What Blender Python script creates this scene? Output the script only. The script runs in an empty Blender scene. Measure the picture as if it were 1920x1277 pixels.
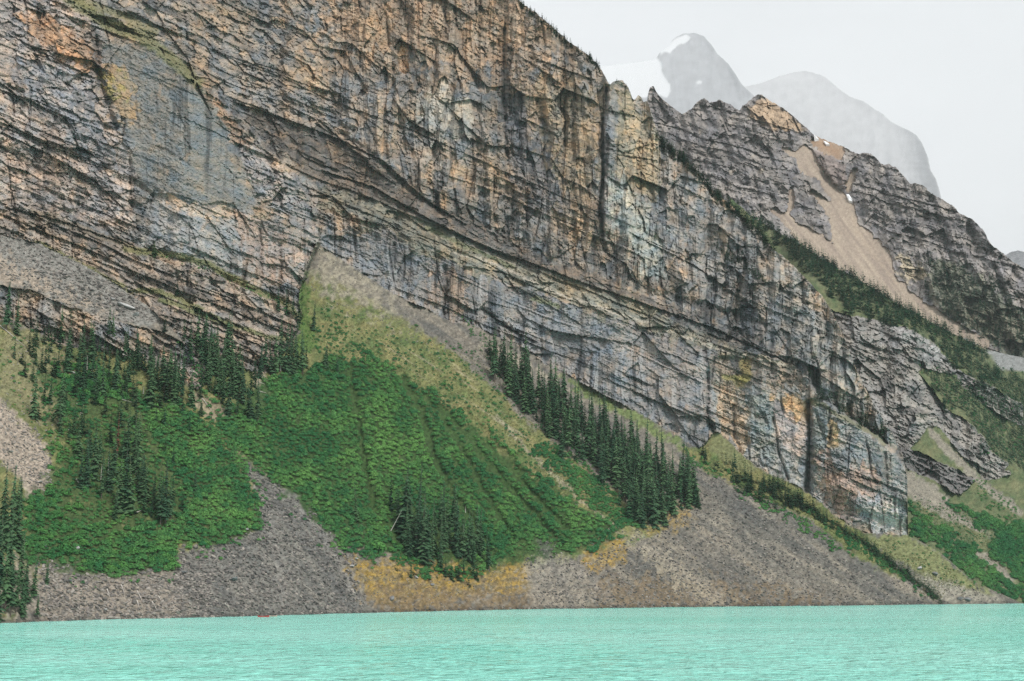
import bpy, math, random
import numpy as np

# ------------------------------------------------------------------ camera, sky, sun, exposure
SC = bpy.context.scene
COL = SC.collection
CAM_H = 15.0
FPX = 2637.0                                   # focal length in pixels of a 1920 wide picture
PITCH = math.atan(456.5 / FPX)
cam = bpy.data.objects.new('camera', bpy.data.cameras.new('camera'))
COL.objects.link(cam)
cam.location = (0, 0, CAM_H)
cam.rotation_euler = (math.pi / 2 + PITCH, 0, 0)
cam.data.sensor_width = 36.0
cam.data.lens = 36.0 * FPX / 1920.0
cam.data.clip_start = 1.0
cam.data.clip_end = 120000.0
SC.camera = cam

SUN_EL, SUN_AZ = math.radians(50), math.radians(140)   # azimuth clockwise from +Y
W = bpy.data.worlds.new('World')
SC.world = W
W.use_nodes = True
nt = W.node_tree
nt.nodes.clear()
o_ = nt.nodes.new('ShaderNodeOutputWorld')
bg = nt.nodes.new('ShaderNodeBackground')
sky = nt.nodes.new('ShaderNodeTexSky')
sky.sky_type = 'NISHITA'
sky.sun_disc = False
sky.sun_elevation = SUN_EL
sky.sun_rotation = SUN_AZ
# an overcast layer of cloud over the clear sky
tc = nt.nodes.new('ShaderNodeTexCoord')
mp = nt.nodes.new('ShaderNodeMapping')
mp.inputs['Scale'].default_value = (1, 1, 2.2)
nz = nt.nodes.new('ShaderNodeTexNoise')
nz.inputs['Scale'].default_value = 4.6
nz.inputs['Detail'].default_value = 6
nz.inputs['Roughness'].default_value = 0.5
cr = nt.nodes.new('ShaderNodeValToRGB')
cr.color_ramp.elements[0].position = 0.25
cr.color_ramp.elements[1].position = 0.8
SKY_LO, SKY_HI = 4.0, 5.1
cr.color_ramp.elements[0].color = (SKY_LO * .96, SKY_LO * .99, SKY_LO * 1.02, 1)
cr.color_ramp.elements[1].color = (SKY_HI * .965, SKY_HI * .99, SKY_HI * 1.015, 1)
mx = nt.nodes.new('ShaderNodeMix')
mx.data_type = 'RGBA'
mx.inputs[0].default_value = 0.97
nt.links.new(tc.outputs['Generated'], mp.inputs['Vector'])
nt.links.new(mp.outputs['Vector'], nz.inputs['Vector'])
nt.links.new(nz.outputs['Fac'], cr.inputs['Fac'])
nt.links.new(sky.outputs['Color'], mx.inputs[6])
nt.links.new(cr.outputs['Color'], mx.inputs[7])
nt.links.new(mx.outputs[2], bg.inputs['Color'])
bg.inputs['Strength'].default_value = 0.1
nt.links.new(bg.outputs[0], o_.inputs['Surface'])

sl = bpy.data.lights.new('sun', 'SUN')
sl.energy = 1.5
sl.angle = math.radians(14)
sl.color = (1.0, 0.97, 0.92)
so = bpy.data.objects.new('sun', sl)
COL.objects.link(so)
_d = np.array([math.sin(SUN_AZ) * math.cos(SUN_EL), math.cos(SUN_AZ) * math.cos(SUN_EL), math.sin(SUN_EL)])
import mathutils
so.rotation_euler = mathutils.Vector(_d).to_track_quat('Z', 'Y').to_euler()
so.location = (0, 0, 800)

SC.view_settings.view_transform = 'Standard'
SC.view_settings.look = 'None'
SC.view_settings.exposure = 1.0
SC.view_settings.gamma = 1.0
SC.view_settings.use_curve_mapping = False
SC.render.engine = 'CYCLES'
SC.cycles.max_bounces = 6
SC.cycles.diffuse_bounces = 3
SC.cycles.glossy_bounces = 2
SC.cycles.volume_bounces = 3
SC.cycles.sample_clamp_direct = 3.0
SC.cycles.sample_clamp_indirect = 3.0
SC.cycles.use_denoising = True
try:
    SC.cycles.denoiser = 'OPENIMAGEDENOISE'
    SC.cycles.denoising_input_passes = 'RGB_ALBEDO_NORMAL'
    SC.cycles.denoising_prefilter = 'NONE'
except Exception:
    pass
HAZE_DENSITY = 2.2e-5

rng = np.random.default_rng(7)
random.seed(7)

# ------------------------------------------------------------------ numpy noise
def _hash(ix, iy, seed):
    h = (ix.astype(np.int64) * 374761393 + iy.astype(np.int64) * 668265263 + seed * 1442695041) & 0xFFFFFFFF
    h = ((h ^ (h >> 13)) * 1274126177) & 0xFFFFFFFF
    h = ((h ^ (h >> 16)) * 2246822519) & 0xFFFFFFFF
    return ((h ^ (h >> 15)) & 0xFFFFFF).astype(np.float32) / float(0xFFFFFF)

def vnoise(x, y, seed=0):                      # gradient noise, about -1..1
    x0 = np.floor(x); y0 = np.floor(y)
    fx = (x - x0).astype(np.float32); fy = (y - y0).astype(np.float32)
    ux = fx * fx * fx * (fx * (fx * 6 - 15) + 10); uy = fy * fy * fy * (fy * (fy * 6 - 15) + 10)
    def g(dx, dy):
        a = _hash(x0 + dx, y0 + dy, seed) * 6.2831853
        return np.cos(a) * (fx - dx) + np.sin(a) * (fy - dy)
    a = g(0, 0); b = g(1, 0); c = g(0, 1); d = g(1, 1)
    return ((a + (b - a) * ux) * (1 - uy) + (c + (d - c) * ux) * uy) * 1.5

def fbm(x, y, o=4, seed=0, gain=.5):
    s = 0; a = 1.0; t = 0
    for k in range(o):
        s = s + a * vnoise(x * 2 ** k + 17.3 * k, y * 2 ** k - 9.1 * k, seed + k); t += a; a *= gain
    return s / t

def cells(x, y, seed=0, jit=.9):               # F1, F2 and a random value per cell
    x0 = np.floor(x); y0 = np.floor(y)
    f1 = np.full(x.shape, 9., np.float32); f2 = f1.copy(); cid = np.zeros(x.shape, np.float32)
    for dx in (-1, 0, 1):
        for dy in (-1, 0, 1):
            cx = x0 + dx; cy = y0 + dy
            px = cx + .5 + jit * (_hash(cx, cy, seed) - .5); py = cy + .5 + jit * (_hash(cx, cy, seed + 5) - .5)
            d = np.hypot(px - x, py - y).astype(np.float32)
            v = _hash(cx, cy, seed + 11)
            near = d < f1
            f2 = np.where(near, f1, np.minimum(f2, d)); cid = np.where(near, v, cid); f1 = np.where(near, d, f1)
    return f1, f2, cid

def facets(x, y, seed, amp, tilt, jit=.95):    # broken rock: every block has its own set-back and its own tilt
    x0 = np.floor(x); y0 = np.floor(y)
    f1 = np.full(x.shape, 9., np.float32); f2 = f1.copy(); bx = np.zeros(x.shape, np.float32); by = bx.copy(); ci = bx.copy(); cj = bx.copy()
    for dx in (-1, 0, 1):
        for dy in (-1, 0, 1):
            cx = x0 + dx; cy = y0 + dy
            px = cx + .5 + jit * (_hash(cx, cy, seed) - .5) - x; py = cy + .5 + jit * (_hash(cx, cy, seed + 5) - .5) - y
            d = np.hypot(px, py).astype(np.float32); near = d < f1
            f2 = np.where(near, f1, np.minimum(f2, d)); f1 = np.where(near, d, f1)
            bx = np.where(near, px, bx); by = np.where(near, py, by); ci = np.where(near, cx, ci); cj = np.where(near, cy, cj)
    v0, v1, v2 = (_hash(ci, cj, seed + k) for k in (11, 12, 13))
    rel = amp * 2 * (v0 - .5) + tilt * 2 * (v1 - .5) * bx + tilt * 2 * (v2 - .62) * by
    return rel, f2 - f1, _hash(ci, cj, seed + 14), bx, by
def beds(st, seed, lo, hi):                    # continuous layers of uneven thickness
    r = np.random.default_rng(seed); e = np.cumsum(r.uniform(lo, hi, 1600)) - 1300; k = np.clip(np.searchsorted(e, st), 0, 1599)
    return r.uniform(-1, 1, 1600)[k], r.uniform(-1, 1, 1600)[k]
def sstep(a, b, v):
    t = np.clip((v - a) / (b - a), 0, 1)
    return t * t * (3 - 2 * t)

# ------------------------------------------------------------------ survey: sight lines to points of the place
def tan_el(py):
    v = (638.5 - py) / FPX
    return (math.sin(PITCH) + v * math.cos(PITCH)) / (math.cos(PITCH) - v * math.sin(PITCH))
def side(px, py):
    v = (638.5 - py) / FPX
    return (px - 960.) / FPX / (math.cos(PITCH) - v * math.sin(PITCH))
SHORE = np.array([(-400, 1176), (0, 1168), (70, 1165), (200, 1161), (400, 1157), (640, 1150), (960, 1142.5), (1280, 1138), (1600, 1135), (1790, 1132.6), (1920, 1131.2), (2400, 1129)], float)
def shore_y(px):
    px = np.asarray(px, float)
    return np.interp(px, SHORE[:, 0], SHORE[:, 1])
def shore_d(px): return CAM_H / -tan_el(shore_y(px))
def curve(pts):
    p = np.array(pts, float)
    return lambda x: np.interp(x, p[:, 0], p[:, 1])

GX0, GY0, GS = -240., -200., 2.0
GW, GH = 1320, 700
def raster(poly, soft=0):
    p = np.array(poly, float)
    m = np.zeros((GH, GW), np.float32)
    i0 = max(0, int((p[:, 1].min() - GY0) / GS) - 1); i1 = min(GH, int((p[:, 1].max() - GY0) / GS) + 2)
    j0 = max(0, int((p[:, 0].min() - GX0) / GS) - 1); j1 = min(GW, int((p[:, 0].max() - GX0) / GS) + 2)
    yy, xx = np.mgrid[i0:i1, j0:j1]
    yy = yy * GS + GY0; xx = xx * GS + GX0
    ins = np.zeros(xx.shape, bool)
    n = len(p)
    for k in range(n):
        (ax, ay), (bx, by) = p[k], p[(k + 1) % n]
        if ay == by: continue
        c = ((ay > yy) != (by > yy)) & (xx < (bx - ax) * (yy - ay) / (by - ay) + ax)
        ins ^= c
    m[i0:i1, j0:j1] = ins
    r = int(soft / GS)
    if r > 0:
        for _ in range(2):
            for ax in (0, 1):
                c = np.cumsum(np.concatenate([np.repeat(np.take(m, [0], ax), r + 1, ax), m, np.repeat(np.take(m, [-1], ax), r, ax)], ax), ax)
                w = 2 * r + 1
                m = (np.take(c, range(w, c.shape[ax]), ax) - np.take(c, range(0, c.shape[ax] - w), ax)) / w
    return m
def gsample(m, x, y):
    gx = np.clip((x - GX0) / GS, 0, GW - 1.01); gy = np.clip((y - GY0) / GS, 0, GH - 1.01)
    ix = gx.astype(int); iy = gy.astype(int); fx = gx - ix; fy = gy - iy
    return (m[iy, ix] * (1 - fx) + m[iy, ix + 1] * fx) * (1 - fy) + (m[iy + 1, ix] * (1 - fx) + m[iy + 1, ix + 1] * fx) * fy
def segdist(x, y, pts):
    d = np.full(x.shape, 1e9, np.float32)
    for (ax, ay), (bx, by) in zip(pts[:-1], pts[1:]):
        vx, vy = bx - ax, by - ay
        t = np.clip(((x - ax) * vx + (y - ay) * vy) / (vx * vx + vy * vy), 0, 1)
        d = np.minimum(d, np.hypot(x - ax - t * vx, y - ay - t * vy))
    return d

class Area:                                    # masks over one sheet of terrain, edges roughened by noise
    def __init__(s, x, y):
        s.x, s.y = x, y
        s.wx = 10 * fbm(x / 40, y / 40, 3, 91) + 4 * fbm(x / 9, y / 9, 2, 95)
        s.wy = 10 * fbm(x / 40, y / 40, 3, 93) + 4 * fbm(x / 9, y / 9, 2, 97)
        s.n = fbm(x / 14, y / 14, 4, 99)
    def m(s, poly, soft=0, warp=1.0, rag=0.0):
        v = gsample(raster(poly, soft), s.x + warp * s.wx, s.y + warp * s.wy)
        if rag: v = np.clip((v - .5 + s.n * rag) * 2.2 + .5, 0, 1) * (v > .02)
        return v

# ------------------------------------------------------------------ sheets of terrain
def link_mesh(name, co, faces, mat, col=None, smooth=False, parent=None):
    me = bpy.data.meshes.new(name)
    nf, k = faces.shape
    me.vertices.add(len(co)); me.vertices.foreach_set('co', np.ascontiguousarray(co, np.float32).ravel())
    me.loops.add(nf * k); me.loops.foreach_set('vertex_index', np.ascontiguousarray(faces, np.int32).ravel())
    me.polygons.add(nf); me.polygons.foreach_set('loop_start', np.arange(0, nf * k, k, dtype=np.int32))
    me.polygons.foreach_set('use_smooth', np.full(nf, smooth, bool))
    me.update(calc_edges=True)
    if col is not None:
        a = me.color_attributes.new('Col', 'FLOAT_COLOR', 'POINT')
        c = np.ones((len(co), 4), np.float32); c[:, :3] = col
        a.data.foreach_set('color', c.ravel())
    me.materials.append(mat)
    o = bpy.data.objects.new(name, me); COL.objects.link(o)
    if parent: o.parent = parent
    return o

class Sheet:
    """one hillside: seen from the lake its surface is given as a distance for every sight line"""
    def __init__(s, cols, rows, bottom, top):
        s.cols, s.rows = cols, rows
        X, Y = np.meshgrid(cols, rows)               # rows run from the foot (large y) to the crest
        s.top, s.bot = top(cols), bottom(cols)
        s.Y = np.clip(Y, s.top[None, :], s.bot[None, :]); s.X = X
        s.x, s.y = s.X.ravel(), s.Y.ravel()
    def integrate(s, d0, slope, smooth=True):
        ta = tan_el(s.Y)
        sl = slope.reshape(s.Y.shape)
        r = np.ones_like(ta)
        r[1:] = (sl[1:] - ta[:-1]) / (sl[1:] - ta[1:])
        D = d0[None, :] * np.cumprod(r, 0)
        for rad in (16, 12, 9) if smooth else ():    # hillsides bend gently from side to side
            c = np.cumsum(np.pad(np.log(D), ((0, 0), (rad + 1, rad)), mode='edge'), 1)
            D = np.exp((c[:, 2 * rad + 1:] - c[:, :-2 * rad - 1]) / (2 * rad + 1))
        D *= (d0 / D[0])[None, :]
        s.D = D
        return D
    def finish(s, name, mat, disp, col, kind='structure', smooth=True, drop=True, back=((25, -4), (120, -60), (400, -320))):
        D = s.D - disp.reshape(s.Y.shape)
        P = np.stack([D * side(s.X, s.Y), D, CAM_H + D * tan_el(s.Y)], -1)
        s.P = P
        nr, nc = s.Y.shape
        extra = []
        top = P[-1]
        for dy, dz in back:
            q = top.copy(); q[:, 1] += dy; q[:, 2] += dz; extra.append(q[None])
        low = P[:1].copy(); low[:, :, 1] -= 4; low[:, :, 2] -= 4
        allP = np.concatenate([low, P] + extra, 0)
        C = col.reshape(nr, nc, 3)
        allC = np.concatenate([C[:1], C] + [C[-1:]] * len(extra), 0)
        n = allP.shape[0]
        idx = np.arange(n * nc).reshape(n, nc)
        f = np.stack([idx[:-1, :-1], idx[:-1, 1:], idx[1:, 1:], idx[1:, :-1]], -1)
        keep = np.ones(f.shape[:2], bool)
        dy = np.abs(np.diff(s.Y, axis=0))
        keep[1:nr] = (dy[:, :-1] + dy[:, 1:]) > 1e-6
        f = f[keep]
        used = np.unique(f); mp_ = np.full(n * nc, -1, np.int64); mp_[used] = np.arange(len(used))
        o = link_mesh(name, allP.reshape(-1, 3)[used], mp_[f], mat, allC.reshape(-1, 3)[used], smooth)
        o['kind'] = kind
        return o
    def at(s, px, py):
        px = np.asarray(px, float); py = np.asarray(py, float)
        j = np.clip(np.searchsorted(s.cols, px), 1, len(s.cols) - 1)
        j = np.where(np.abs(s.cols[j - 1] - px) < np.abs(s.cols[j] - px), j - 1, j)
        yy = np.clip(py, s.top[j], s.bot[j])
        ry = -s.rows
        i = np.clip(np.searchsorted(ry, -yy), 1, len(ry) - 1)
        i = np.where(np.abs(ry[i - 1] + yy) < np.abs(ry[i] + yy), i - 1, i)
        return s.P[i, j]

# ------------------------------------------------------------------ materials
def new_mat(name):
    m = bpy.data.materials.new(name); m.use_nodes = True
    t = m.node_tree; p = t.nodes['Principled BSDF']
    return m, t, p
def rock_mat(name, scale, bump, amount=.35):
    m, t, p = new_mat(name)
    a = t.nodes.new('ShaderNodeAttribute'); a.attribute_name = 'Col'
    tc = t.nodes.new('ShaderNodeTexCoord')
    mpn = t.nodes.new('ShaderNodeMapping'); mpn.inputs['Scale'].default_value = (scale, scale, scale * 1.5); mpn.inputs['Rotation'].default_value = (0, .38, 0)
    n = t.nodes.new('ShaderNodeTexNoise'); n.inputs['Scale'].default_value = 1; n.inputs['Detail'].default_value = 5; n.inputs['Roughness'].default_value = .65
    mr = t.nodes.new('ShaderNodeMapRange'); mr.inputs['From Min'].default_value = .25; mr.inputs['From Max'].default_value = .75
    mr.inputs['To Min'].default_value = 1 - amount; mr.inputs['To Max'].default_value = 1 + amount
    mul = t.nodes.new('ShaderNodeMix'); mul.data_type = 'RGBA'; mul.blend_type = 'MULTIPLY'; mul.inputs[0].default_value = 1
    b = t.nodes.new('ShaderNodeBump'); b.inputs['Strength'].default_value = 1.0; b.inputs['Distance'].default_value = bump
    L = t.links.new
    L(tc.outputs['Object'], mpn.inputs['Vector']); L(mpn.outputs[0], n.inputs['Vector']); L(n.outputs['Fac'], mr.inputs['Value'])
    L(a.outputs['Color'], mul.inputs[6]); L(mr.outputs[0], mul.inputs[7]); L(mul.outputs[2], p.inputs['Base Color'])
    L(n.outputs['Fac'], b.inputs['Height']); L(b.outputs[0], p.inputs['Normal'])
    p.inputs['Roughness'].default_value = .9; p.inputs['Specular IOR Level'].default_value = .15
    return m
def leaf_mat(name, ca, cb, attr=False, spread=.35):
    """foliage: the shade runs between two greens from plant to plant"""
    m, t, p = new_mat(name)
    L = t.links.new
    inf = t.nodes.new('ShaderNodeObjectInfo')
    tc = t.nodes.new('ShaderNodeTexCoord')
    n = t.nodes.new('ShaderNodeTexNoise'); n.inputs['Scale'].default_value = 3.0; n.inputs['Detail'].default_value = 2
    mix = t.nodes.new('ShaderNodeMix'); mix.data_type = 'RGBA'
    mix.inputs[6].default_value = (*ca, 1); mix.inputs[7].default_value = (*cb, 1)
    if attr:
        at = t.nodes.new('ShaderNodeAttribute'); at.attribute_type = 'INSTANCER'; at.attribute_name = 'tint'
        L(at.outputs['Fac'], mix.inputs[0])
    else:
        L(inf.outputs['Random'], mix.inputs[0])
    mr = t.nodes.new('ShaderNodeMapRange'); mr.inputs['From Min'].default_value = .3; mr.inputs['From Max'].default_value = .7
    mr.inputs['To Min'].default_value = 1 - spread; mr.inputs['To Max'].default_value = 1 + spread
    mul = t.nodes.new('ShaderNodeMix'); mul.data_type = 'RGBA'; mul.blend_type = 'MULTIPLY'; mul.inputs[0].default_value = 1
    L(tc.outputs['Object'], n.inputs['Vector']); L(n.outputs['Fac'], mr.inputs['Value'])
    L(mix.outputs[2], mul.inputs[6]); L(mr.outputs[0], mul.inputs[7]); L(mul.outputs[2], p.inputs['Base Color'])
    p.inputs['Roughness'].default_value = .75; p.inputs['Specular IOR Level'].default_value = .2
    return m
def plain_mat(name, c, rough=.8, scale=4., amount=.2, metal=0):
    m, t, p = new_mat(name)
    L = t.links.new
    tc = t.nodes.new('ShaderNodeTexCoord')
    n = t.nodes.new('ShaderNodeTexNoise'); n.inputs['Scale'].default_value = scale; n.inputs['Detail'].default_value = 4
    mr = t.nodes.new('ShaderNodeMapRange'); mr.inputs['From Min'].default_value = .3; mr.inputs['From Max'].default_value = .7
    mr.inputs['To Min'].default_value = 1 - amount; mr.inputs['To Max'].default_value = 1 + amount
    mul = t.nodes.new('ShaderNodeMix'); mul.data_type = 'RGBA'; mul.blend_type = 'MULTIPLY'; mul.inputs[0].default_value = 1
    mul.inputs[6].default_value = (*c, 1)
    L(tc.outputs['Object'], n.inputs['Vector']); L(n.outputs['Fac'], mr.inputs['Value']); L(mr.outputs[0], mul.inputs[7]); L(mul.outputs[2], p.inputs['Base Color'])
    p.inputs['Roughness'].default_value = rough; p.inputs['Specular IOR Level'].default_value = .3
    return m
M_ROCK = rock_mat('weathered_rock', .55, .9, .3)
M_FAR = rock_mat('distant_rock', .12, 4.0, .3)
M_FIR = leaf_mat('fir_needles', (.025, .068, .034), (.070, .138, .058))
M_FIR_DEAD = leaf_mat('dry_needles', (.12, .045, .028), (.15, .06, .035))
M_BUSH = leaf_mat('shrub_leaves', (.031, .146, .050), (.145, .310, .080), attr=True)
M_BUSH_ONE = leaf_mat('bush_leaves', (.032, .14, .04), (.085, .22, .05))
M_GRASS = leaf_mat('grass_blades', (.09, .135, .04), (.26, .20, .075), attr=True)
M_STONE = leaf_mat('loose_stone', (.055, .053, .053), (.30, .265, .235), attr=True, spread=.2)
M_BARK = plain_mat('bark', (.11, .085, .07), .9)
M_DEADWOOD = plain_mat('bleached_wood', (.44, .40, .36), .8)
M_BOULDER = plain_mat('pale_boulder_stone', (.36, .35, .34), .9, 1.2, .3)
M_BOULDER_D = plain_mat('grey_boulder_stone', (.17, .17, .17), .9, 1.2, .3)
M_SNOW = plain_mat('snow', (.88, .9, .92), .6, .3, .04)

def C(*v): return np.array(v, np.float32)
def blend(col, mask, c):
    return col * (1 - mask[:, None]) + (c if getattr(c, 'ndim', 1) == 2 else c[None, :]) * mask[:, None]

# ------------------------------------------------------------------ 1. the near mountainside
SKY1 = curve([(-240, -170), (800, -170), (905, -60), (960, -8), (985, 10), (1005, 24), (1040, 55), (1075, 85), (1100, 102), (1120, 120), (1134, 142), (1142, 158), (1147, 155), (1155, 151), (1168, 152), (1178, 162), (1186, 185), (1190, 188), (1196, 179), (1203, 184), (1206, 192), (1213, 190), (1222, 210), (1230, 240), (1240, 265), (1260, 282), (1280, 295), (1310, 325), (1340, 360), (1370, 385), (1400, 412), (1430, 442), (1450, 467), (1480, 490), (1510, 522), (1540, 552), (1562, 587), (1580, 625), (1600, 680), (1620, 722), (1640, 762), (1665, 800), (1680, 828), (1692, 850), (1698, 880), (1702, 905), (1699, 950), (1697, 1003), (1720, 1012), (1763, 1036), (1800, 1068), (1827, 1092), (1870, 1110), (1915, 1130.5), (1921, 1130.8)])
STEP = 1.65
cols1 = np.concatenate([np.arange(-200, 0, 12.), np.arange(0, 1920, STEP)])
rows1 = np.concatenate([np.arange(1169, 0, -STEP), np.arange(0, -171, -10.)])
jag = lambda x: 2.2 * fbm(x / 7, x * 0 + 3, 3, 31) + 3.0 * (cells(x / 9, x * 0 + .5, 33)[2] - .5)
S1 = Sheet(cols1, rows1, shore_y, lambda x: np.where(x < 1690, SKY1(x) + jag(x), SKY1(x)))
x, y = S1.x, S1.y
A = Area(x, y)

TALUS_TOP_L = [(-240, 440), (0, 440), (70, 455), (167, 503), (213, 530), (267, 567), (310, 605), (350, 645), (400, 680), (450, 690), (500, 700), (528, 668), (552, 628), (566, 592), (560, 560), (572, 500), (595, 452), (612, 470), (640, 487), (690, 520), (740, 552), (800, 580), (850, 606), (870, 604), (960, 642), (1040, 692), (1100, 722), (1200, 776), (1310, 842), (1322, 832), (1340, 808), (1352, 812), (1400, 862), (1450, 892), (1500, 912), (1560, 962), (1620, 1000), (1700, 1004), (1930, 1004), (1930, 1180), (-240, 1180)]
talus = A.m(TALUS_TOP_L, 0, .35)
lowcliff = A.m([(-240, 530), (0, 535), (60, 545), (130, 572), (190, 596), (250, 612), (300, 622), (340, 640), (372, 668), (380, 725), (368, 735), (300, 668), (250, 668), (190, 660), (150, 655), (100, 640), (30, 600), (-240, 590)], 4, .5)
upscree = A.m([(-240, 430), (0, 433), (70, 450), (167, 500), (213, 528), (267, 564), (305, 605), (270, 615), (210, 598), (160, 580), (100, 560), (40, 535), (-240, 515)], 4, .4)
terrace = A.m([(-240, 380), (0, 380), (110, 410), (240, 455), (330, 490), (430, 520), (520, 555), (565, 590), (565, 690), (500, 700), (420, 680), (350, 645), (300, 605), (213, 530), (70, 453), (-240, 440)], 4, .4)
ramp_a = [(596, 352), (660, 362), (720, 383), (800, 425), (900, 466), (1050, 518), (1200, 566), (1330, 612), (1420, 655), (1500, 690)]
ramp_b = [(1500, 700), (1420, 672), (1340, 657), (1250, 624), (1100, 577), (960, 534), (840, 486), (740, 436), (660, 395), (596, 385)]
ramp = A.m(ramp_a + ramp_b, 4, .4)
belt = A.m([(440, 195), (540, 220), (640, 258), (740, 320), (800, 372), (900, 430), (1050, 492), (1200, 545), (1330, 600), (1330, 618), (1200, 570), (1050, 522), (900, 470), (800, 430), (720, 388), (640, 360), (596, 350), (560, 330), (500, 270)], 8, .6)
butt_top = [(1330, 690), (1420, 700), (1513, 722), (1560, 760), (1600, 790), (1660, 832), (1700, 880)]
buttress = A.m([(1326, 690), (1345, 668), (1420, 672), (1500, 700), (1540, 745), (1600, 790), (1665, 835), (1705, 880), (1705, 1010), (1620, 1003), (1560, 965), (1500, 915), (1450, 895), (1400, 865), (1345, 812)], 3, .25)
slab = A.m([(190, 88), (230, 75), (275, 82), (330, 125), (375, 175), (425, 250), (470, 330), (480, 400), (440, 395), (390, 386), (330, 372), (290, 362), (262, 345), (250, 300), (240, 250), (215, 190)], 4, .5)
headwall = A.m([(-240, -200), (100, -200), (110, 0), (200, 50), (270, 72), (330, 120), (390, 165), (440, 212), (500, 272), (545, 322), (580, 372), (597, 402), (602, 445), (590, 475), (560, 560), (520, 552), (430, 520), (330, 490), (240, 455), (110, 410), (0, 380), (-240, 380)], 2, .3)

slope = np.full(x.shape, 2.6)
slope = np.where(talus > .5, .70, slope)
slope = np.where(terrace > .5, 1.15, slope)
slope = np.where(lowcliff > .5, 2.2, slope)
slope = np.where((ramp > .5), 1.1, slope)
slope = np.where((x > 1180) & (y < 690) & (talus < .5) & (ramp < .5), 1.75, slope)
def bend(D):
    for rad in (16, 12, 9):                          # hillsides bend gently from side to side
        c = np.cumsum(np.pad(np.log(D), ((0, 0), (rad + 1, rad)), mode='edge'), 1)
        D = np.exp((c[:, 2 * rad + 1:] - c[:, :-2 * rad - 1]) / (2 * rad + 1))
    return D
D_raw = S1.integrate(shore_d(cols1), slope, False)
sd = shore_d(cols1)
ja, jb = np.searchsorted(cols1, 545), np.searchsorted(cols1, 618)
Da, Db = D_raw.copy(), D_raw.copy()
Da[:, ja:] = D_raw[:, ja:ja + 1] * (sd[ja:] / sd[ja])[None, :]
Db[:, :jb] = D_raw[:, jb:jb + 1] * ((sd[:jb] / sd[jb])[None, :]) ** .6
Da, Db = bend(Da), bend(Db)
E1 = [(60, -175), (110, -5), (200, 50), (270, 72), (330, 120), (390, 165), (440, 212), (500, 272), (545, 322), (580, 372), (597, 402), (602, 445), (592, 470), (576, 500), (566, 535), (568, 590), (552, 628), (528, 668), (510, 692)]
left = gsample(raster(E1 + [(540, 1190), (-240, 1190), (-240, -190)], 0), x + .8 * A.wx, y + .5 * A.wy).reshape(S1.Y.shape)
wl = np.maximum(sstep(640, 700, S1.Y) * sstep(600, 500, S1.X) + (1 - sstep(640, 700, S1.Y)) * left, 0)
wl = np.maximum(wl, (1 - sstep(60, 520, S1.X)) * (S1.Y < 480))
S1.D = np.where(S1.Y > 1e9, 0, Da * wl + Db * (1 - wl))
S1.D *= (sd / S1.D[0])[None, :]

rock = np.clip(1 - talus + lowcliff, 0, 1)
sx = x + 8 * fbm(x / 120, y / 120, 2, 11)
st = y - .42 * x + 9 * fbm(x / 200, y / 200, 2, 12)          # across the dipping beds
# ---- relief (metres, towards the lake)
def steps(v, n, sharp=.22):                    # flat faces with sharp sides
    t = v * n; k = np.floor(t); f = t - k
    return (k + sstep(.5 - sharp, .5 + sharp, f)) / n
def ridged(a, b, o, seed, gain=.55):
    r = 0; amp = 1.; tot = 0
    for k in range(o):
        r = r + amp * (1 - 2 * np.abs(vnoise(a * 2 ** k + 5.2 * k, b * 2 ** k + 3.1 * k, seed + k))); tot += amp; amp *= gain
    return r / tot
wallm = sstep(560, 700, x) * (1 - ramp) * (1 - buttress)
lowm = A.m([(620, 440), (740, 440), (840, 490), (960, 540), (1100, 580), (1330, 660), (1340, 815), (1310, 842), (1100, 722), (850, 606), (740, 552), (600, 460)], 14, .6)
bedm = np.clip(.45 + .9 * fbm(x / 130, y / 110, 3, 20), .12, 1)
bedm = bedm * (1 - .55 * wallm * (y < 330))
bedm = np.maximum(bedm, np.maximum(terrace, ramp * .9)); bedm = np.maximum(bedm, .8 * belt)
blkm = np.clip(.5 + 1.1 * fbm(x / 90, y / 80, 3, 19), .1, 1)
upm = wallm * (1 - lowm) * (1 - belt)
big = 15 * fbm(sx / 120, y / 420, 3, 21) + 6 * fbm(sx / 40, y / 240, 3, 22)
pil = 11 * steps(fbm(sx / 44, y / 330, 3, 17), 5) + 6 * steps(fbm(sx / 17, y / 170, 2, 16), 4)
wob = 1.1 * fbm(x / 11, y / 11, 2, 18)
FA, eA, cA, _, _ = facets((sx + wob) / 74, (st + wob) / 56, 410, 5.0, 7.5)
tall = (upm * .8 + lowm * .5 + buttress * .7 + fbm(x / 70, y / 60, 3, 36) * .5) > .45
FB1, eB1, cB1, xB1, yB1 = facets((sx + wob) / 28, (st + wob) / 17, 420, 2.8, 4.6)
FB2, eB2, cB2, xB2, yB2 = facets((sx + wob) / 15, (y + wob) / 44, 430, 3.4, 4.2)
FB = np.where(tall, FB2, FB1); eB = np.where(tall, eB2, eB1); cid = np.where(tall, cB2, cB1)
BX = np.where(tall, xB2 * 15, xB1 * 28); BY = np.where(tall, yB2 * 44, yB1 * 17 + .42 * xB1 * 28)
FC, eC, gid, xC, yC = facets((sx + .5 * wob) / 9.5, (st + .5 * wob) / 6.2, 440, 1.7, 3.4)
FD, eD, cD, _, _ = facets(x / 4.4, (y - .3 * x) / 3.3, 450, .75, 1.5)
crack = sstep(.07, 0., eA) * .8 + sstep(.09, 0., eB); crack2 = sstep(.10, 0., eC)
bv, bc = beds(st + .9 * fbm(x / 34, y / 34, 3, 37), 460, 2.6, 13.)
ledge = (2.6 * bv + 2.4 * steps(fbm(x / 260, st / 24, 2, 25), 5)) * bedm
vcr = sstep(.86, .99, 1 - np.abs(vnoise(sx / 46, y / 260, 27)) * 2.0) * sstep(0, .35, vnoise(x / 80, y / 90, 28))
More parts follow.
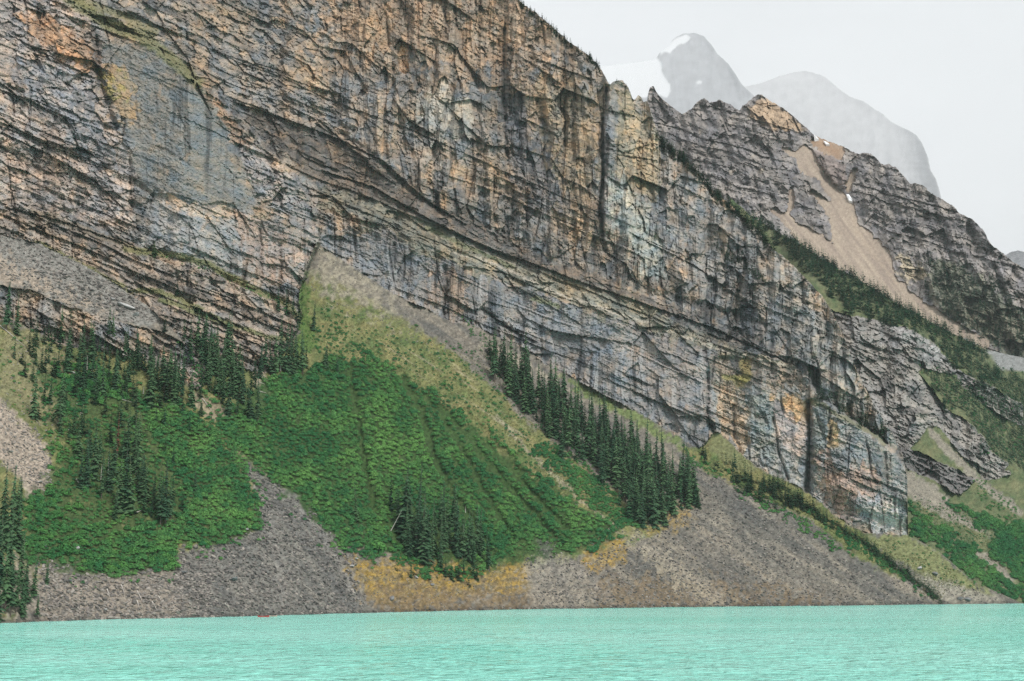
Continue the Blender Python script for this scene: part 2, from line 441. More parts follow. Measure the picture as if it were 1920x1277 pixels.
fine = fbm(x / 5, y / 5, 3, 29)
calm = (1 - .62 * lowm) * (1 - .45 * belt) * (1 - .3 * buttress)
def roofs(x, y):                               # long ledges and overhangs that run with the beds
    out = np.zeros(x.shape, np.float32); r = np.random.default_rng(77)
    lines = [([(0, 385), (110, 412), (240, 458)], 3), ([(430, 188), (540, 224), (640, 262), (720, 302), (800, 376), (880, 424)], 5), ([(600, 318), (700, 350), (800, 408), (900, 458), (1000, 494), (1100, 532), (1200, 566), (1330, 612), (1490, 684)], 5),
             ([(640, 196), (760, 238), (900, 300), (1010, 352)], 3), ([(850, 446), (1000, 512), (1130, 562), (1330, 642), (1470, 676)], -4), ([(610, 398), (700, 430), (780, 470), (860, 502)], -4), ([(1000, 108), (1060, 130), (1120, 152)], 4), ([(1150, 288), (1240, 302)], 3), ([(1180, 436), (1300, 496), (1420, 580)], 4),
             ([(0, 246), (90, 288), (180, 340), (245, 402)], 4), ([(0, 168), (60, 188), (130, 232)], 4), ([(10, 60), (100, 108), (185, 150)], 3), ([(905, 578), (960, 618), (1010, 642)], 5), ([(240, 468), (330, 498), (430, 528), (540, 580)], -4), ([(300, 590), (400, 612), (520, 660)], 4), ([(1345, 745), (1400, 770), (1450, 790)], 2), ([(1530, 860), (1600, 890), (1660, 905)], 3), ([(1560, 905), (1610, 930)], 3)]
    for _ in range(55):
        xa = r.uniform(-20, 1560); ln = r.uniform(50, 300); ya = r.uniform(0, 760); sl = .42 + r.uniform(-.05, .05)
        lines.append(([(xa + t * ln, ya + t * ln * sl + 1.2 * math.sin(t * 9 + ya)) for t in np.linspace(0, 1, 7)], r.choice([-1, 1, 1]) * r.uniform(.9, 2.4)))
    for pts, h in lines:
        p = np.array(pts); i = np.nonzero((x > p[0, 0]) & (x < p[-1, 0]) & (y > p[:, 1].min() - 45) & (y < p[:, 1].max() + 45))[0]
        if not len(i): continue
        xi = x[i]; d = y[i] - np.interp(xi, p[:, 0], p[:, 1]) + 1.6 * vnoise(xi / 9, xi * 0 + h, 38)
        e = sstep(0, 14, xi - p[0, 0]) * sstep(0, 14, p[-1, 0] - xi)
        out[i] += h * e * np.where(d < 0, np.exp(d / 16), -np.exp(-d / 7) * .8)
    return out
rel = big * (1 - .5 * buttress) + pil * (.35 + 1.0 * upm) + FA * (.75 + .4 * upm) * (1 - .75 * buttress) + FB * (.85 + .35 * upm) * calm * (1 - .35 * buttress) + FC * (.25 + .85 * blkm) * calm + FD * (.35 + .6 * blkm) + ledge * 1.5 - 3.6 * vcr - (1.5 * crack + .6 * crack2) * calm * (.35 + .65 * blkm) + .5 * fine + roofs(x, y)
b_off = FB * .3; b_off2 = FC * .4; chaos = FA
soft = np.clip(1.15 * slab + .6 * A.m([(262, 350), (400, 395), (560, 440), (590, 470), (540, 545), (430, 515), (250, 455)], 6, .5), 0, 1)
rel_soft = .5 * big + .13 * FA + .13 * FB + .20 * FC + .45 * FD + .2 * ledge - 1.2 * vcr - .2 * crack + .3 * fine + .6 * roofs(x, y)
rel = rel * (1 - soft * .95) + rel_soft * soft * .95
# gravelly, furrowed ground on the talus
t1, t2, tid = cells(x / 4.2, y / 3.2, 41)
furrow = fbm((y - .72 * x) / 22, (y + .6 * x) / 420, 3, 42)
ground = .35 * (tid - .5) + .5 * fine + .9 * furrow + 2.5 * fbm(x / 120, y / 120, 2, 43)
disp = np.where(rock > .5, rel * .9 - 1.0, ground) * np.clip((shore_y(x) - y) / 12, 0, 1)
# large steps in the wall
keep0 = (A.wx, A.wy)
def groove(pts, w, depth):
    global disp
    d = segdist(x + .5 * keep0[0], y, pts)
    disp = disp - depth * np.exp(-(d / w) ** 2) * (rock > .5)
CRACKS = [([(1138, 165), (1131, 240), (1130, 330), (1126, 400), (1134, 470)], 4, 14), ([(945, 55), (944, 170), (950, 290)], 4, 7), ([(765, 20), (772, 110), (784, 165)], 6, 8), ([(722, 25), (730, 85)], 3, 6),
          ([(835, -5), (834, 70)], 3, 6), ([(855, 15), (866, 110), (900, 160)], 7, 7), ([(983, 130), (975, 290)], 6, 4), ([(1010, 190), (1030, 250)], 8, 5), ([(1073, 190), (1076, 300)], 3, 5),
          ([(1517, 755), (1520, 830), (1513, 925)], 6, 13), ([(1450, 785), (1462, 850), (1477, 900)], 2.5, 5), ([(1374, 760), (1378, 810), (1390, 850)], 3, 4), ([(1555, 765), (1558, 830)], 2.5, 4), ([(1628, 840), (1632, 890), (1645, 905)], 2.5, 4),
          ([(1660, 850), (1662, 910)], 3, 4), ([(834, 500), (833, 600)], 5, 7), ([(740, 410), (737, 500)], 5, 5), ([(1011, 610), (1014, 670)], 3, 4), ([(182, 70), (184, 130), (200, 190), (216, 240)], 5, 7), ([(244, 300), (246, 400)], 3, 4),
          ([(487, 430), (490, 520)], 3, 4), ([(525, 460), (528, 545)], 4, 4), ([(1447, 640), (1448, 700)], 2.5, 4), ([(1328, 700), (1326, 780), (1340, 815)], 4, 7), ([(905, 580), (935, 598), (960, 620), (1000, 640)], 3, 4), ([(350, 500), (352, 545)], 3, 5), ([(375, 515), (378, 550)], 4, 5),
          ([(345, 22), (350, 75)], 3, 5), ([(640, 250), (700, 290), (760, 350), (830, 400)], 5, 6), ([(1270, 560), (1380, 590), (1440, 610)], 7, 6), ([(1400, 480), (1382, 570)], 3, 4), ([(15, 160), (40, 172)], 4, 5)]
for c_ in CRACKS: groove(*c_)
# buttress stands forward of the wall behind it; each pillar of it a little more or less
ybase = np.interp(x, [1300, 1345, 1400, 1450, 1500, 1560, 1620, 1700], [842, 812, 862, 892, 912, 962, 1000, 1004])
bfade = sstep(0, 70, ybase - y)
disp += buttress * 20 * sstep(1500, 1690, x) * bfade
disp += buttress * (6 * sstep(1522, 1514, x) * 0 + 9 * (x > 1519) * sstep(1700, 1519, x)) * bfade
disp += np.where((x > 1132) & (x < 1235) & (y < 480), 9 * sstep(480, 400, y), 0) * (rock > .5)
# exfoliated slab lip
lip = [(262, 343), (275, 352), (292, 363), (320, 362), (350, 370), (385, 384), (412, 376), (440, 385)]
under = A.m([(262, 343), (292, 363), (320, 362), (350, 370), (385, 384), (412, 376), (440, 385), (445, 440), (262, 420)], 0, .2)
disp -= under * 3.0 * sstep(80, 0, segdist(x, y, lip))
SHRUB1 = [(505, 712), (520, 700), (590, 690), (640, 668), (700, 662), (740, 690), (770, 716), (840, 760), (900, 800), (960, 862), (1050, 925), (1110, 965), (1160, 1000), (1120, 1030), (1070, 1034), (1000, 1004), (965, 1020), (950, 1050), (905, 1075), (890, 1040), (870, 1000), (780, 960), (730, 950), (725, 985), (740, 1020), (700, 1050), (645, 1028), (620, 995), (570, 940), (520, 905), (450, 852), (398, 795), (420, 782), (470, 795), (500, 770)]
FUR = [[(655, 690), (672, 800), (690, 900), (700, 950)], [(752, 700), (790, 770), (815, 860), (850, 930), (890, 985), (925, 1040)], [(790, 735), (860, 830), (895, 900), (930, 960), (965, 1010)], [(830, 765), (900, 850), (960, 920), (1020, 985), (1050, 1022)], [(880, 800), (945, 870), (1000, 930), (1060, 990)], [(870, 770), (915, 820), (980, 890)]]
for k, fpts in enumerate(FUR):
    disp -= 6.5 * np.exp(-(segdist(x + 4 * vnoise(x / 20, y / 20, 900), y, fpts) / 8.) ** 2) * (talus > .5)

# ---- colour of the rock, and shade painted into its cracks
keep_w = (A.wx, A.wy)
A.wx = np.where(rock > .5, BX * .8 + xC * 5 + .25 * A.wx, A.wx); A.wy = np.where(rock > .5, BY * .8 + yC * 4 + .25 * A.wy, A.wy)
warm, cool = C(.34, .255, .18), C(.225, .222, .22)
kv = np.clip(.40 + 1.5 * fbm(x / 75, y / 95, 5, 51, .6) + .3 * (cid - .5), 0, 1)
col = blend(np.repeat(cool[None], len(x), 0), kv, warm)
def paint(poly, c, soft=10, warp=1., rag=.6, k=1.):
    global col
    col = blend(col, A.m(poly, soft, warp, rag) * k, C(*c))
paint([(600, -200), (960, -60), (1100, 100), (1000, 150), (800, 140), (600, 120)], (.36, .26, .18), 40, 1.5, .8, .75)
paint([(-240, -200), (110, -100), (180, 60), (200, 200), (240, 300), (250, 440), (100, 400), (-240, 370)], (.38, .325, .295), 20, 1, .7, .7)
paint([(20, 20), (90, 35), (180, 90), (185, 140), (130, 130), (60, 60)], (.46, .27, .15), 10, 1, .7, .8)
paint([(0, 300), (60, 290), (120, 310), (130, 360), (40, 345), (0, 340)], (.40, .31, .25), 8, 1, .9, .7)
paint([(40, 120), (120, 110), (170, 170), (190, 240), (220, 300), (170, 330), (120, 250), (60, 200)], (.25, .26, .28), 10, 1.4, .8, .6)
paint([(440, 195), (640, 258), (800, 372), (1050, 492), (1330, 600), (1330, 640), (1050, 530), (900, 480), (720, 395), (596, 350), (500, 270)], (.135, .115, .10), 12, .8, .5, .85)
paint([(200, 80), (275, 82), (330, 125), (400, 200), (450, 300), (480, 400), (390, 386), (290, 362), (262, 345), (240, 250), (215, 190)], (.195, .197, .19), 10, .8, .5, .82)
paint([(262, 348), (300, 368), (385, 388), (440, 390), (560, 440), (590, 470), (540, 545), (430, 515), (250, 455), (240, 400)], (.29, .285, .28), 8, .7, .4, .85)
paint([(300, 368), (330, 370), (385, 390), (440, 390), (460, 410), (400, 415), (330, 392)], (.47, .36, .27), 5, .8, .7, .85)
paint([(440, 400), (500, 420), (560, 450), (585, 470), (530, 545), (470, 525), (450, 470)], (.36, .27, .22), 8, 1, .8, .75)
paint([(188, 120), (245, 128), (258, 200), (245, 235), (216, 240), (205, 190)], (.40, .28, .16), 6, 1, 1.0, .7)
paint([(190, 135), (225, 140), (225, 185), (205, 180)], (.36, .31, .10), 6, 1.2, 1.4, .6)
paint([(385, 165), (420, 190), (450, 240), (470, 290), (440, 270), (405, 210)], (.47, .31, .21), 5, .6, .6, .8)
paint([(440, 260), (500, 290), (560, 350), (590, 400), (592, 450), (540, 420), (480, 350)], (.33, .30, .29), 8, .8, .6, .7)
paint([(-240, 380), (0, 385), (240, 458), (430, 520), (565, 590), (565, 690), (420, 680), (300, 605), (70, 453), (-240, 440)], (.31, .255, .21), 6, .6, .4, .8)
paint([(640, 430), (740, 440), (840, 490), (960, 540), (1100, 580), (1330, 660), (1340, 815), (1310, 842), (1100, 722), (960, 642), (850, 606), (740, 552), (620, 470)], (.20, .205, .215), 8, .6, .5, .85)
paint([(820, 500), (880, 520), (870, 600), (840, 600), (800, 575)], (.34, .25, .19), 10, 1, .8, .7)
paint([(1130, 590), (1330, 665), (1340, 800), (1290, 800), (1200, 720)], (.31, .27, .245), 20, 1.3, .9, .6)
paint([(600, 350), (720, 385), (900, 468), (1200, 568), (1500, 692), (1500, 704), (1340, 660), (1100, 580), (840, 490), (700, 420), (600, 390)], (.225, .21, .16), 6, .7, .6, .75)
paint([(780, 175), (830, 160), (890, 190), (890, 235), (850, 260), (800, 245), (782, 210)], (.42, .39, .34), 8, 1, .8, .8)
paint([(930, 170), (985, 175), (1000, 260), (1060, 280), (1060, 400), (990, 400), (950, 300)], (.13, .13, .14), 8, 1, .8, .7)
paint([(1000, 150), (1120, 150), (1125, 330), (1060, 380), (1040, 300), (1010, 250)], (.34, .26, .17), 16, 1.3, .9, .65)
paint([(1150, 160), (1220, 210), (1240, 300), (1230, 380), (1150, 330)], (.36, .29, .19), 8, 1, .6, .7)
paint([(1134, 165), (1160, 170), (1155, 330), (1130, 400), (1128, 300)], (.20, .20, .20), 4, .5, .4, .8)
paint([(1140, 330), (1190, 350), (1230, 430), (1260, 520), (1210, 520), (1150, 420)], (.40, .405, .36), 10, 1, .8, .75)
paint([(1240, 270), (1340, 370), (1450, 480), (1560, 590), (1620, 720), (1600, 780), (1500, 690), (1330, 610), (1280, 480), (1250, 380)], (.235, .23, .225), 14, 1, .6, .75)
paint([(1390, 490), (1440, 540), (1520, 680), (1600, 780), (1640, 780), (1560, 600), (1480, 500)], (.30, .285, .26), 12, 1.2, .9, .7)
paint([(1255, 580), (1350, 575), (1450, 610), (1470, 660), (1350, 640), (1260, 610)], (.13, .13, .135), 8, 1, .7, .7)
paint([(1326, 690), (1345, 668), (1500, 700), (1600, 790), (1705, 880), (1705, 1010), (1560, 965), (1400, 865), (1345, 812)], (.28, .275, .265), 3, .3, .2, .95)
paint([(1330, 672), (1420, 672), (1500, 702), (1530, 745), (1430, 720), (1340, 730)], (.24, .20, .165), 4, .6, .5, .9)
paint([(1340, 720), (1390, 735), (1410, 820), (1405, 860), (1370, 825), (1345, 790)], (.40, .30, .21), 5, .8, .7, .75)
paint([(1395, 730), (1445, 735), (1455, 860), (1420, 860), (1400, 800)], (.24, .26, .25), 4, .6, .4, .8)
paint([(1440, 738), (1515, 760), (1516, 830), (1500, 860), (1460, 830)], (.44, .36, .32), 5, .5, .4, .85)
paint([(1440, 732), (1480, 742), (1520, 755), (1517, 800), (1490, 775), (1445, 752)], (.50, .33, .18), 4, .6, .5, .9)
paint([(1525, 755), (1555, 765), (1552, 850), (1525, 850)], (.235, .26, .255), 3, .4, .3, .85)
paint([(1555, 775), (1575, 800), (1575, 840), (1556, 838)], (.48, .35, .19), 3, .5, .4, .85)
paint([(1530, 860), (1640, 880), (1660, 960), (1600, 990), (1540, 940)], (.43, .31, .25), 8, 1, .8, .8)
paint([(1575, 790), (1640, 820), (1650, 880), (1580, 860)], (.26, .27, .275), 6, .8, .5, .75)
paint([(1600, 950), (1640, 935), (1690, 960), (1690, 995), (1640, 995)], (.48, .45, .45), 6, 1, 1.0, .7)
# bed colours, blocks and dark water streaks
ns = vnoise(x / 260, st / 4.5, 55)
col *= (1 + .18 * ns * bedm + .10 * vnoise(x / 120, st / 2.1, 56) * bedm)[:, None]
quiet = 1 - .72 * soft
col *= (1 + (.50 * (gid - .5) + .42 * (cid - .5)) * quiet * (1 - .4 * lowm) + .26 * (cA - .5) * quiet + .26 * (cD - .5) * (1 - .4 * soft) + .24 * bc * bedm + .12 * fine)[:, None]
hue = cid * .6 + gid * .4 - .5
col[:, 0] *= 1 + .18 * hue; col[:, 2] *= 1 - .2 * hue
tin = fbm(x / 24, y / 24, 3, 57)
col[:, 0] *= 1 + .2 * tin; col[:, 2] *= 1 - .2 * tin
drip = sstep(.10, .42, .7 * vnoise(sx / 19, y / 260, 64) + .6 * vnoise(sx / 8, y / 150, 58) + .35 * vnoise(sx / 3.2, y / 60, 59)) * sstep(-.3, .3, vnoise(x / 110, y / 160, 60))
lw = A.m([(640, 430), (840, 490), (1100, 580), (1330, 660), (1340, 815), (1100, 722), (850, 606), (740, 552), (600, 460), (440, 400), (262, 350), (250, 450), (560, 560)], 14, 1)
col *= (1 - (.28 + .42 * lw + .20 * upm + .22 * slab) * drip)[:, None]
pale = sstep(.2, .6, .7 * vnoise(sx / 15, y / 220, 65) + .6 * vnoise(sx / 6, y / 120, 61)) * lw * (1 - drip)
col = blend(col, pale * .5, C(.40, .39, .38))
rusty = sstep(.35, .6, fbm(x / 26, y / 34, 3, 62)) * rock
col = blend(col, rusty * .35, C(.42, .27, .16))
lich = sstep(.25, .6, fbm(x / 17, y / 22, 4, 63))
col = blend(col, lich * .3, C(.36, .37, .35))
col = blend(col, np.clip((crack * .2 + crack2 * .08) * calm * (1 - soft) * (.3 + .7 * blkm) + vcr * .25, 0, 1), C(.07, .068, .07))  # crevice shade painted into the joints between blocks
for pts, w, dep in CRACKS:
    col = blend(col, .45 * np.exp(-(segdist(x + .5 * A.wx, y, pts) / (w * .8)) ** 2), C(.085, .08, .08))  # shade of each groove painted as a dark line along it
# pale bed lines and grass ledges
A.wx, A.wy = keep_w
for pts, w, c_, k_ in [([(850, 470), (950, 505), (1040, 550), (1200, 600), (1330, 650), (1400, 668), (1470, 682)], 2.2, (.47, .42, .35), .7),
                       ([(840, 440), (980, 500), (1060, 520), (1100, 540)], 2, (.44, .41, .36), .5),
                       ([(110, -20), (200, 45), (265, 68), (320, 110), (372, 155)], 13, (.165, .165, .07), .75), ([(150, 0), (240, 35), (290, 60)], 9, (.21, .19, .08), .6),
                       ([(235, 465), (330, 480), (400, 498), (450, 530), (520, 560), (570, 600)], 7, (.165, .165, .065), .8), ([(70, 456), (167, 505), (240, 545), (300, 545), (380, 580)], 6, (.155, .165, .062), .75),
                       ([(300, 560), (380, 590), (470, 620), (545, 640)], 5, (.145, .165, .06), .7), ([(60, 395), (140, 425), (240, 460)], 6, (.20, .16, .115), .7), ([(800, 425), (880, 465), (960, 500)], 5, (.17, .18, .10), .6), ([(1000, 560), (1050, 575)], 5, (.17, .19, .08), .6),
                       ([(1395, 680), (1400, 700), (1385, 720)], 12, (.27, .22, .08), .6), ([(1360, 705), (1400, 712)], 6, (.30, .28, .09), .6), ([(1520, 752), (1570, 775), (1620, 805), (1660, 830)], 5, (.19, .185, .11), .7)]:
    dd = segdist(x + .6 * A.wx, y + .6 * A.wy, pts)
    col = blend(col, k_ * sstep(1.25, .55, dd / w + .35 * A.n), C(*c_))

# ---- ground on and below the cliffs
A.wx, A.wy = keep_w
gcol = np.repeat(C(.28, .26, .235)[None], len(x), 0)
def gpaint(poly, c, soft=10, warp=1., rag=.6, k=1.):
    global gcol
    gcol = blend(gcol, A.m(poly, soft, warp, rag) * k, C(*c))
gr_green, gr_yel = C(.075, .115, .038), C(.20, .18, .08)
gk = np.clip(.5 + 1.1 * fbm(x / 30, y / 30, 4, 71), 0, 1)
grass = blend(np.repeat(gr_green[None], len(x), 0), gk, gr_yel)
# scree streaks that follow the fall line
sk = (.8 * fbm((y - .74 * x + 14 * fbm(x / 70, y / 70, 2, 77)) / 30, (y + .5 * x) / 220, 3, 72) + .5 * fbm((y - .74 * x) / 9, (y + .5 * x) / 90, 3, 78)) * (.5 + 1.1 * sstep(-.3, .4, fbm(x / 90, y / 60, 2, 79)))
scree = blend(np.repeat(C(.105, .10, .097)[None], len(x), 0), np.clip(.40 + 1.5 * sk, 0, 1), C(.225, .195, .165))
gcol = scree.copy()
def gmask(poly, arr, soft=10, warp=1., rag=.6, k=1.):
    global gcol
    gcol = blend(gcol, A.m(poly, soft, warp, rag) * k, arr)
gmask([(-240, 590), (0, 600), (100, 640), (250, 660), (370, 735), (420, 690), (560, 650), (560, 560), (585, 500), (700, 560), (850, 660), (1000, 800), (1250, 1000), (1160, 1030), (900, 1085), (500, 900), (490, 990), (320, 1070), (100, 1050), (30, 1165), (-240, 1165)], grass, 8, 1, .6, .95)
# the cone: stony apex that turns to grass
apex = A.m([(595, 450), (625, 470), (740, 550), (800, 590), (770, 600), (700, 575), (640, 560), (600, 540), (570, 520), (580, 490)], 34, 1.4, .8)
gcol = blend(gcol, apex * .9, C(.27, .24, .195))
gmask([(566, 500), (572, 510), (580, 560), (590, 640), (560, 690), (555, 560)], np.repeat(C(.075, .13, .035)[None], len(x), 0), 8, 1, 1, .8)
strk = sstep(.15, .5, fbm((y - .66 * x) / 7, (y + .6 * x) / 160, 3, 73))
cone = A.m([(600, 540), (760, 640), (920, 660), (1060, 780), (1270, 1000), (1150, 1010), (1000, 880), (850, 750), (700, 650), (620, 640)], 10, 1)
gcol = blend(gcol, cone * strk * .55, C(.30, .26, .20))
path_ = [(930, 780), (985, 840), (1010, 862), (1060, 910), (1110, 955), (1160, 1000), (1190, 1030)]
gcol = blend(gcol, .55 * sstep(1.3, .3, segdist(x + A.wx, y + A.wy, path_) / 4.), C(.30, .26, .20))
gmask([(0, 600), (90, 640), (160, 720), (110, 800), (60, 790), (0, 750)], np.repeat(C(.21, .19, .12)[None], len(x), 0), 12, 1.5, 1., .6)
gmask([(-240, 735), (0, 745), (40, 790), (85, 825), (95, 870), (92, 910), (60, 950), (40, 900), (0, 860), (-240, 850)], np.repeat(C(.33, .27, .235)[None], len(x), 0), 8, 1, .7, .95)
gmask([(-240, 1050), (30, 1040), (75, 1050), (160, 1085), (240, 1080), (320, 1070), (400, 1060), (380, 1165), (-240, 1185)], np.repeat(C(.26, .222, .195)[None], len(x), 0), 50, 1.6, 1.1, .85)
gmask([(432, 845), (450, 855), (520, 905), (570, 940), (610, 995), (650, 1040), (665, 1080), (690, 1140), (700, 1160), (390, 1170), (330, 1100), (330, 1030), (420, 1025), (490, 995), (480, 930), (470, 890)], blend(np.repeat(C(.125, .122, .122)[None], len(x), 0), np.clip(.3 + 1.2 * fbm((y - 1.1 * x) / 14, (y + .6 * x) / 160, 3, 75), 0, 1), C(.215, .20, .185)), 14, 1, .8, .95)
yel = blend(np.repeat(C(.31, .20, .05)[None], len(x), 0), np.clip(.35 + 1.3 * fbm(x / 16, y / 12, 4, 76), 0, 1), C(.17, .145, .10))
gmask([(645, 1035), (700, 1052), (740, 1050), (790, 1000), (870, 1000), (905, 1075), (960, 1050), (990, 1015), (985, 1040), (1000, 1100), (960, 1120), (900, 1110), (830, 1130), (720, 1138), (690, 1120), (670, 1080)], yel, 16, 1.6, 1.0, .95)
gmask([(700, 1110), (760, 1090), (850, 1115), (960, 1100), (960, 1145), (690, 1150)], scree, 20, 1.5, 1.4, .4)
gmask([(1085, 1040), (1160, 1012), (1185, 1030), (1160, 1055), (1120, 1075), (1095, 1065)], yel, 8, 1, .9, .85)
gmask([(1240, 945), (1310, 945), (1300, 975), (1240, 1000), (1200, 1010)], yel, 10, 1, 1., .6)
gmask([(690, 1100), (960, 1110), (1240, 1080), (1500, 1110), (1700, 1125), (1500, 1150), (700, 1160)], np.repeat(C(.17, .115, .065)[None], len(x), 0), 24, 1.6, 1.3, .6)
gmask([(990, 1003), (1010, 1002), (1080, 1060), (1130, 1145), (1000, 1150), (985, 1060)], np.repeat(C(.25, .225, .20)[None], len(x), 0), 16, 1.2, 1.1, .7)
gmask([(1180, 1000), (1215, 1015), (1330, 1100), (1380, 1140), (1320, 1145), (1230, 1070)], np.repeat(C(.27, .235, .19)[None], len(x), 0), 18, 1.2, 1.2, .7)
gmask([(1290, 870), (1340, 890), (1460, 960), (1560, 1040), (1650, 1090), (1770, 1132), (1620, 1138), (1480, 1080), (1330, 960)], blend(np.repeat(C(.095, .092, .09)[None], len(x), 0), np.clip(.35 + 1.3 * sk, 0, 1), C(.20, .178, .155)), 26, 1, .8, .8)
gmask([(900, 640), (980, 670), (1060, 720), (1160, 770), (1250, 830), (1200, 800), (1100, 742), (1000, 700), (900, 650)], np.repeat(C(.27, .24, .20)[None], len(x), 0), 7, .8, .8, .9)
gmask([(1030, 690), (1110, 730), (1200, 780), (1300, 842), (1330, 860), (1280, 845), (1180, 790), (1100, 745)], np.repeat(C(.12, .16, .055)[None], len(x), 0), 6, .8, .8, .85)
gmask([(1310, 842), (1340, 806), (1400, 862), (1450, 892), (1500, 912), (1560, 962), (1620, 1000), (1710, 1100), (1760, 1125), (1690, 1085), (1600, 1040), (1520, 975), (1430, 935), (1320, 880), (1260, 830)], grass, 6, .7, .6, .95)
gmask([(1325, 840), (1340, 808), (1370, 830), (1400, 862), (1430, 885), (1380, 880)], np.repeat(C(.16, .165, .085)[None], len(x), 0), 4, .6, .4, .9)
gmask([(1620, 1002), (1700, 1003), (1760, 1035), (1830, 1092), (1880, 1115), (1800, 1110), (1720, 1080), (1660, 1040)], np.repeat(C(.165, .175, .08)[None], len(x), 0), 8, 1, .7, .9)
gmask([(1690, 1075), (1760, 1085), (1850, 1115), (1915, 1131), (1790, 1133)], np.repeat(C(.25, .23, .20)[None], len(x), 0), 8, 1, .8, .9)
gmask([(-240, 430), (0, 433), (70, 450), (167, 500), (213, 528), (267, 564), (305, 605), (270, 615), (210, 598), (100, 560), (40, 535), (-240, 515)], np.repeat(C(.20, .192, .185)[None], len(x), 0), 6, .8, .6, .95)
gmask([(-240, 480), (0, 480), (60, 510), (160, 560), (240, 600), (200, 600), (100, 560), (40, 535), (-240, 515)], np.repeat(C(.31, .25, .205)[None], len(x), 0), 16, 1.2, 1, .8)
gmask([(355, 735), (400, 745), (430, 780), (400, 790), (370, 770)], np.repeat(C(.24, .20, .145)[None], len(x), 0), 5, 1, .5, .9)
gmask([(470, 690), (500, 700), (510, 750), (490, 760), (478, 730)], np.repeat(C(.25, .215, .165)[None], len(x), 0), 4, .6, .5, .9)
gmask([(690, 930), (720, 945), (735, 1000), (705, 1010)], np.repeat(C(.16, .24, .05)[None], len(x), 0), 6, .6, .5, .9)
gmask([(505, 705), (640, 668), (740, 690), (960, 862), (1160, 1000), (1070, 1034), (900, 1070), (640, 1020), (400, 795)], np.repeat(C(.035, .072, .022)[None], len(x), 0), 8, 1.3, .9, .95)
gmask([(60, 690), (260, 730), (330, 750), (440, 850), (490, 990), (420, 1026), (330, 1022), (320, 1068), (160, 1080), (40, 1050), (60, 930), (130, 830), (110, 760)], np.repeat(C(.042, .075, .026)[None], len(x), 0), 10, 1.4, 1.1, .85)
gcol[:, 2] *= .94
for pts, w, c_, k_ in [([(1190, 1005), (1330, 1105), (1375, 1142)], 11, (.27, .235, .19), .6), ([(1300, 960), (1480, 1080), (1570, 1137)], 8, (.25, .22, .18), .5), ([(1330, 900), (1500, 1015), (1660, 1125)], 7, (.085, .082, .08), .6), ([(1400, 1000), (1640, 1134)], 5, (.24, .21, .17), .5),
                       ([(1240, 985), (1400, 1100), (1450, 1140)], 12, (.085, .08, .075), .6), ([(1290, 880), (1420, 975)], 9, (.08, .08, .08), .5), ([(1470, 975), (1700, 1122)], 6, (.085, .085, .08), .5), ([(1060, 1040), (1160, 1140)], 10, (.25, .22, .19), .5), ([(1010, 1010), (1080, 1140)], 9, (.11, .105, .10), .5), ([(1120, 1060), (1240, 1141)], 9, (.12, .10, .085), .5),
                       ([(440, 850), (520, 930), (600, 1050), (660, 1148)], 14, (.085, .084, .085), .55), ([(470, 880), (500, 960), (520, 1060), (530, 1150)], 9, (.23, .215, .20), .45), ([(480, 1000), (420, 1080), (400, 1150)], 12, (.10, .10, .10), .45), ([(540, 920), (610, 1010), (670, 1120)], 6, (.25, .235, .22), .4)]:
    gcol = blend(gcol, k_ * sstep(1.3, .2, segdist(x + 1.2 * A.wx, y + 1.2 * A.wy, pts) / w + .5 * A.n) * (.5 + np.clip(.5 + fbm(x / 30, y / 30, 2, 80), 0, 1) * .5), C(*c_))
wetline = sstep(9, 2, shore_y(x) - y)
gcol *= (1 - .35 * wetline)[:, None]
gcol *= (1 + .55 * (tid - .5) + .35 * fine + .25 * fbm(x / 11, y / 8, 2, 74))[:, None]
isg = np.clip(talus - lowcliff, 0, 1)
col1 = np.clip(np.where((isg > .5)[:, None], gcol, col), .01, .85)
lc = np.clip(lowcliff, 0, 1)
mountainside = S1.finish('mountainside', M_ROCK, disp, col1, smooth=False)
ISG1 = isg.reshape(S1.Y.shape)

# ------------------------------------------------------------------ 2. the forested shoulder behind it
SKY2 = curve([(1370, 372), (1390, 388), (1407, 404), (1460, 436), (1510, 464), (1547, 492), (1587, 512), (1633, 538), (1683, 570), (1753, 609), (1800, 632), (1847, 655), (1887, 664), (1925, 672), (2150, 730)])
cols2 = np.concatenate([np.arange(1370, 1925, STEP), np.arange(1926, 2160, 4.)])
rows2 = np.arange(1139, 365, -STEP)
S2 = Sheet(cols2, rows2, shore_y, lambda v: SKY2(v) + 1.5 * fbm(v / 9, v * 0, 3, 131))
x, y = S2.x, S2.y
A = Area(x, y)
N2 = len(x)
rockp = [[(1480, 520), (1563, 585), (1640, 600), (1700, 615), (1750, 640), (1790, 690), (1800, 705), (1730, 690), (1725, 700), (1780, 770), (1830, 800), (1845, 860), (1900, 890), (1850, 900), (1800, 850), (1760, 800), (1740, 800), (1700, 850), (1600, 800), (1500, 700)],
         [(1683, 835), (1740, 855), (1833, 898), (1826, 905), (1800, 930), (1770, 912), (1690, 872)],
         [(1762, 795), (1800, 800), (1840, 815), (1860, 850), (1895, 870), (1880, 885), (1830, 862), (1790, 830)],
         [(1790, 690), (1850, 720), (1920, 760), (1920, 800), (1860, 770), (1800, 720)]]
rk = np.zeros(N2, np.float32)
for p_ in rockp: rk = np.maximum(rk, A.m(p_, 3, .5))
slope = np.where(rk > .5, 1.05, .60)
S2.integrate(shore_d(cols2) * 1.0 + 12, slope)
sx = x + 10 * fbm(x / 100, y / 100, 3, 111); st = y - .40 * x + 12 * fbm(x / 120, y / 120, 3, 112)
f1, f2, cid = cells(sx / 15, st / 8, 123); g1, g2, gid = cells(sx / 5.5, st / 3.4, 124)
fine = fbm(x / 4.5, y / 4.5, 3, 129)
FA, eA, cA, _, _ = facets(sx / 46, (y - .3 * x) / 40, 370, 6, 10.)
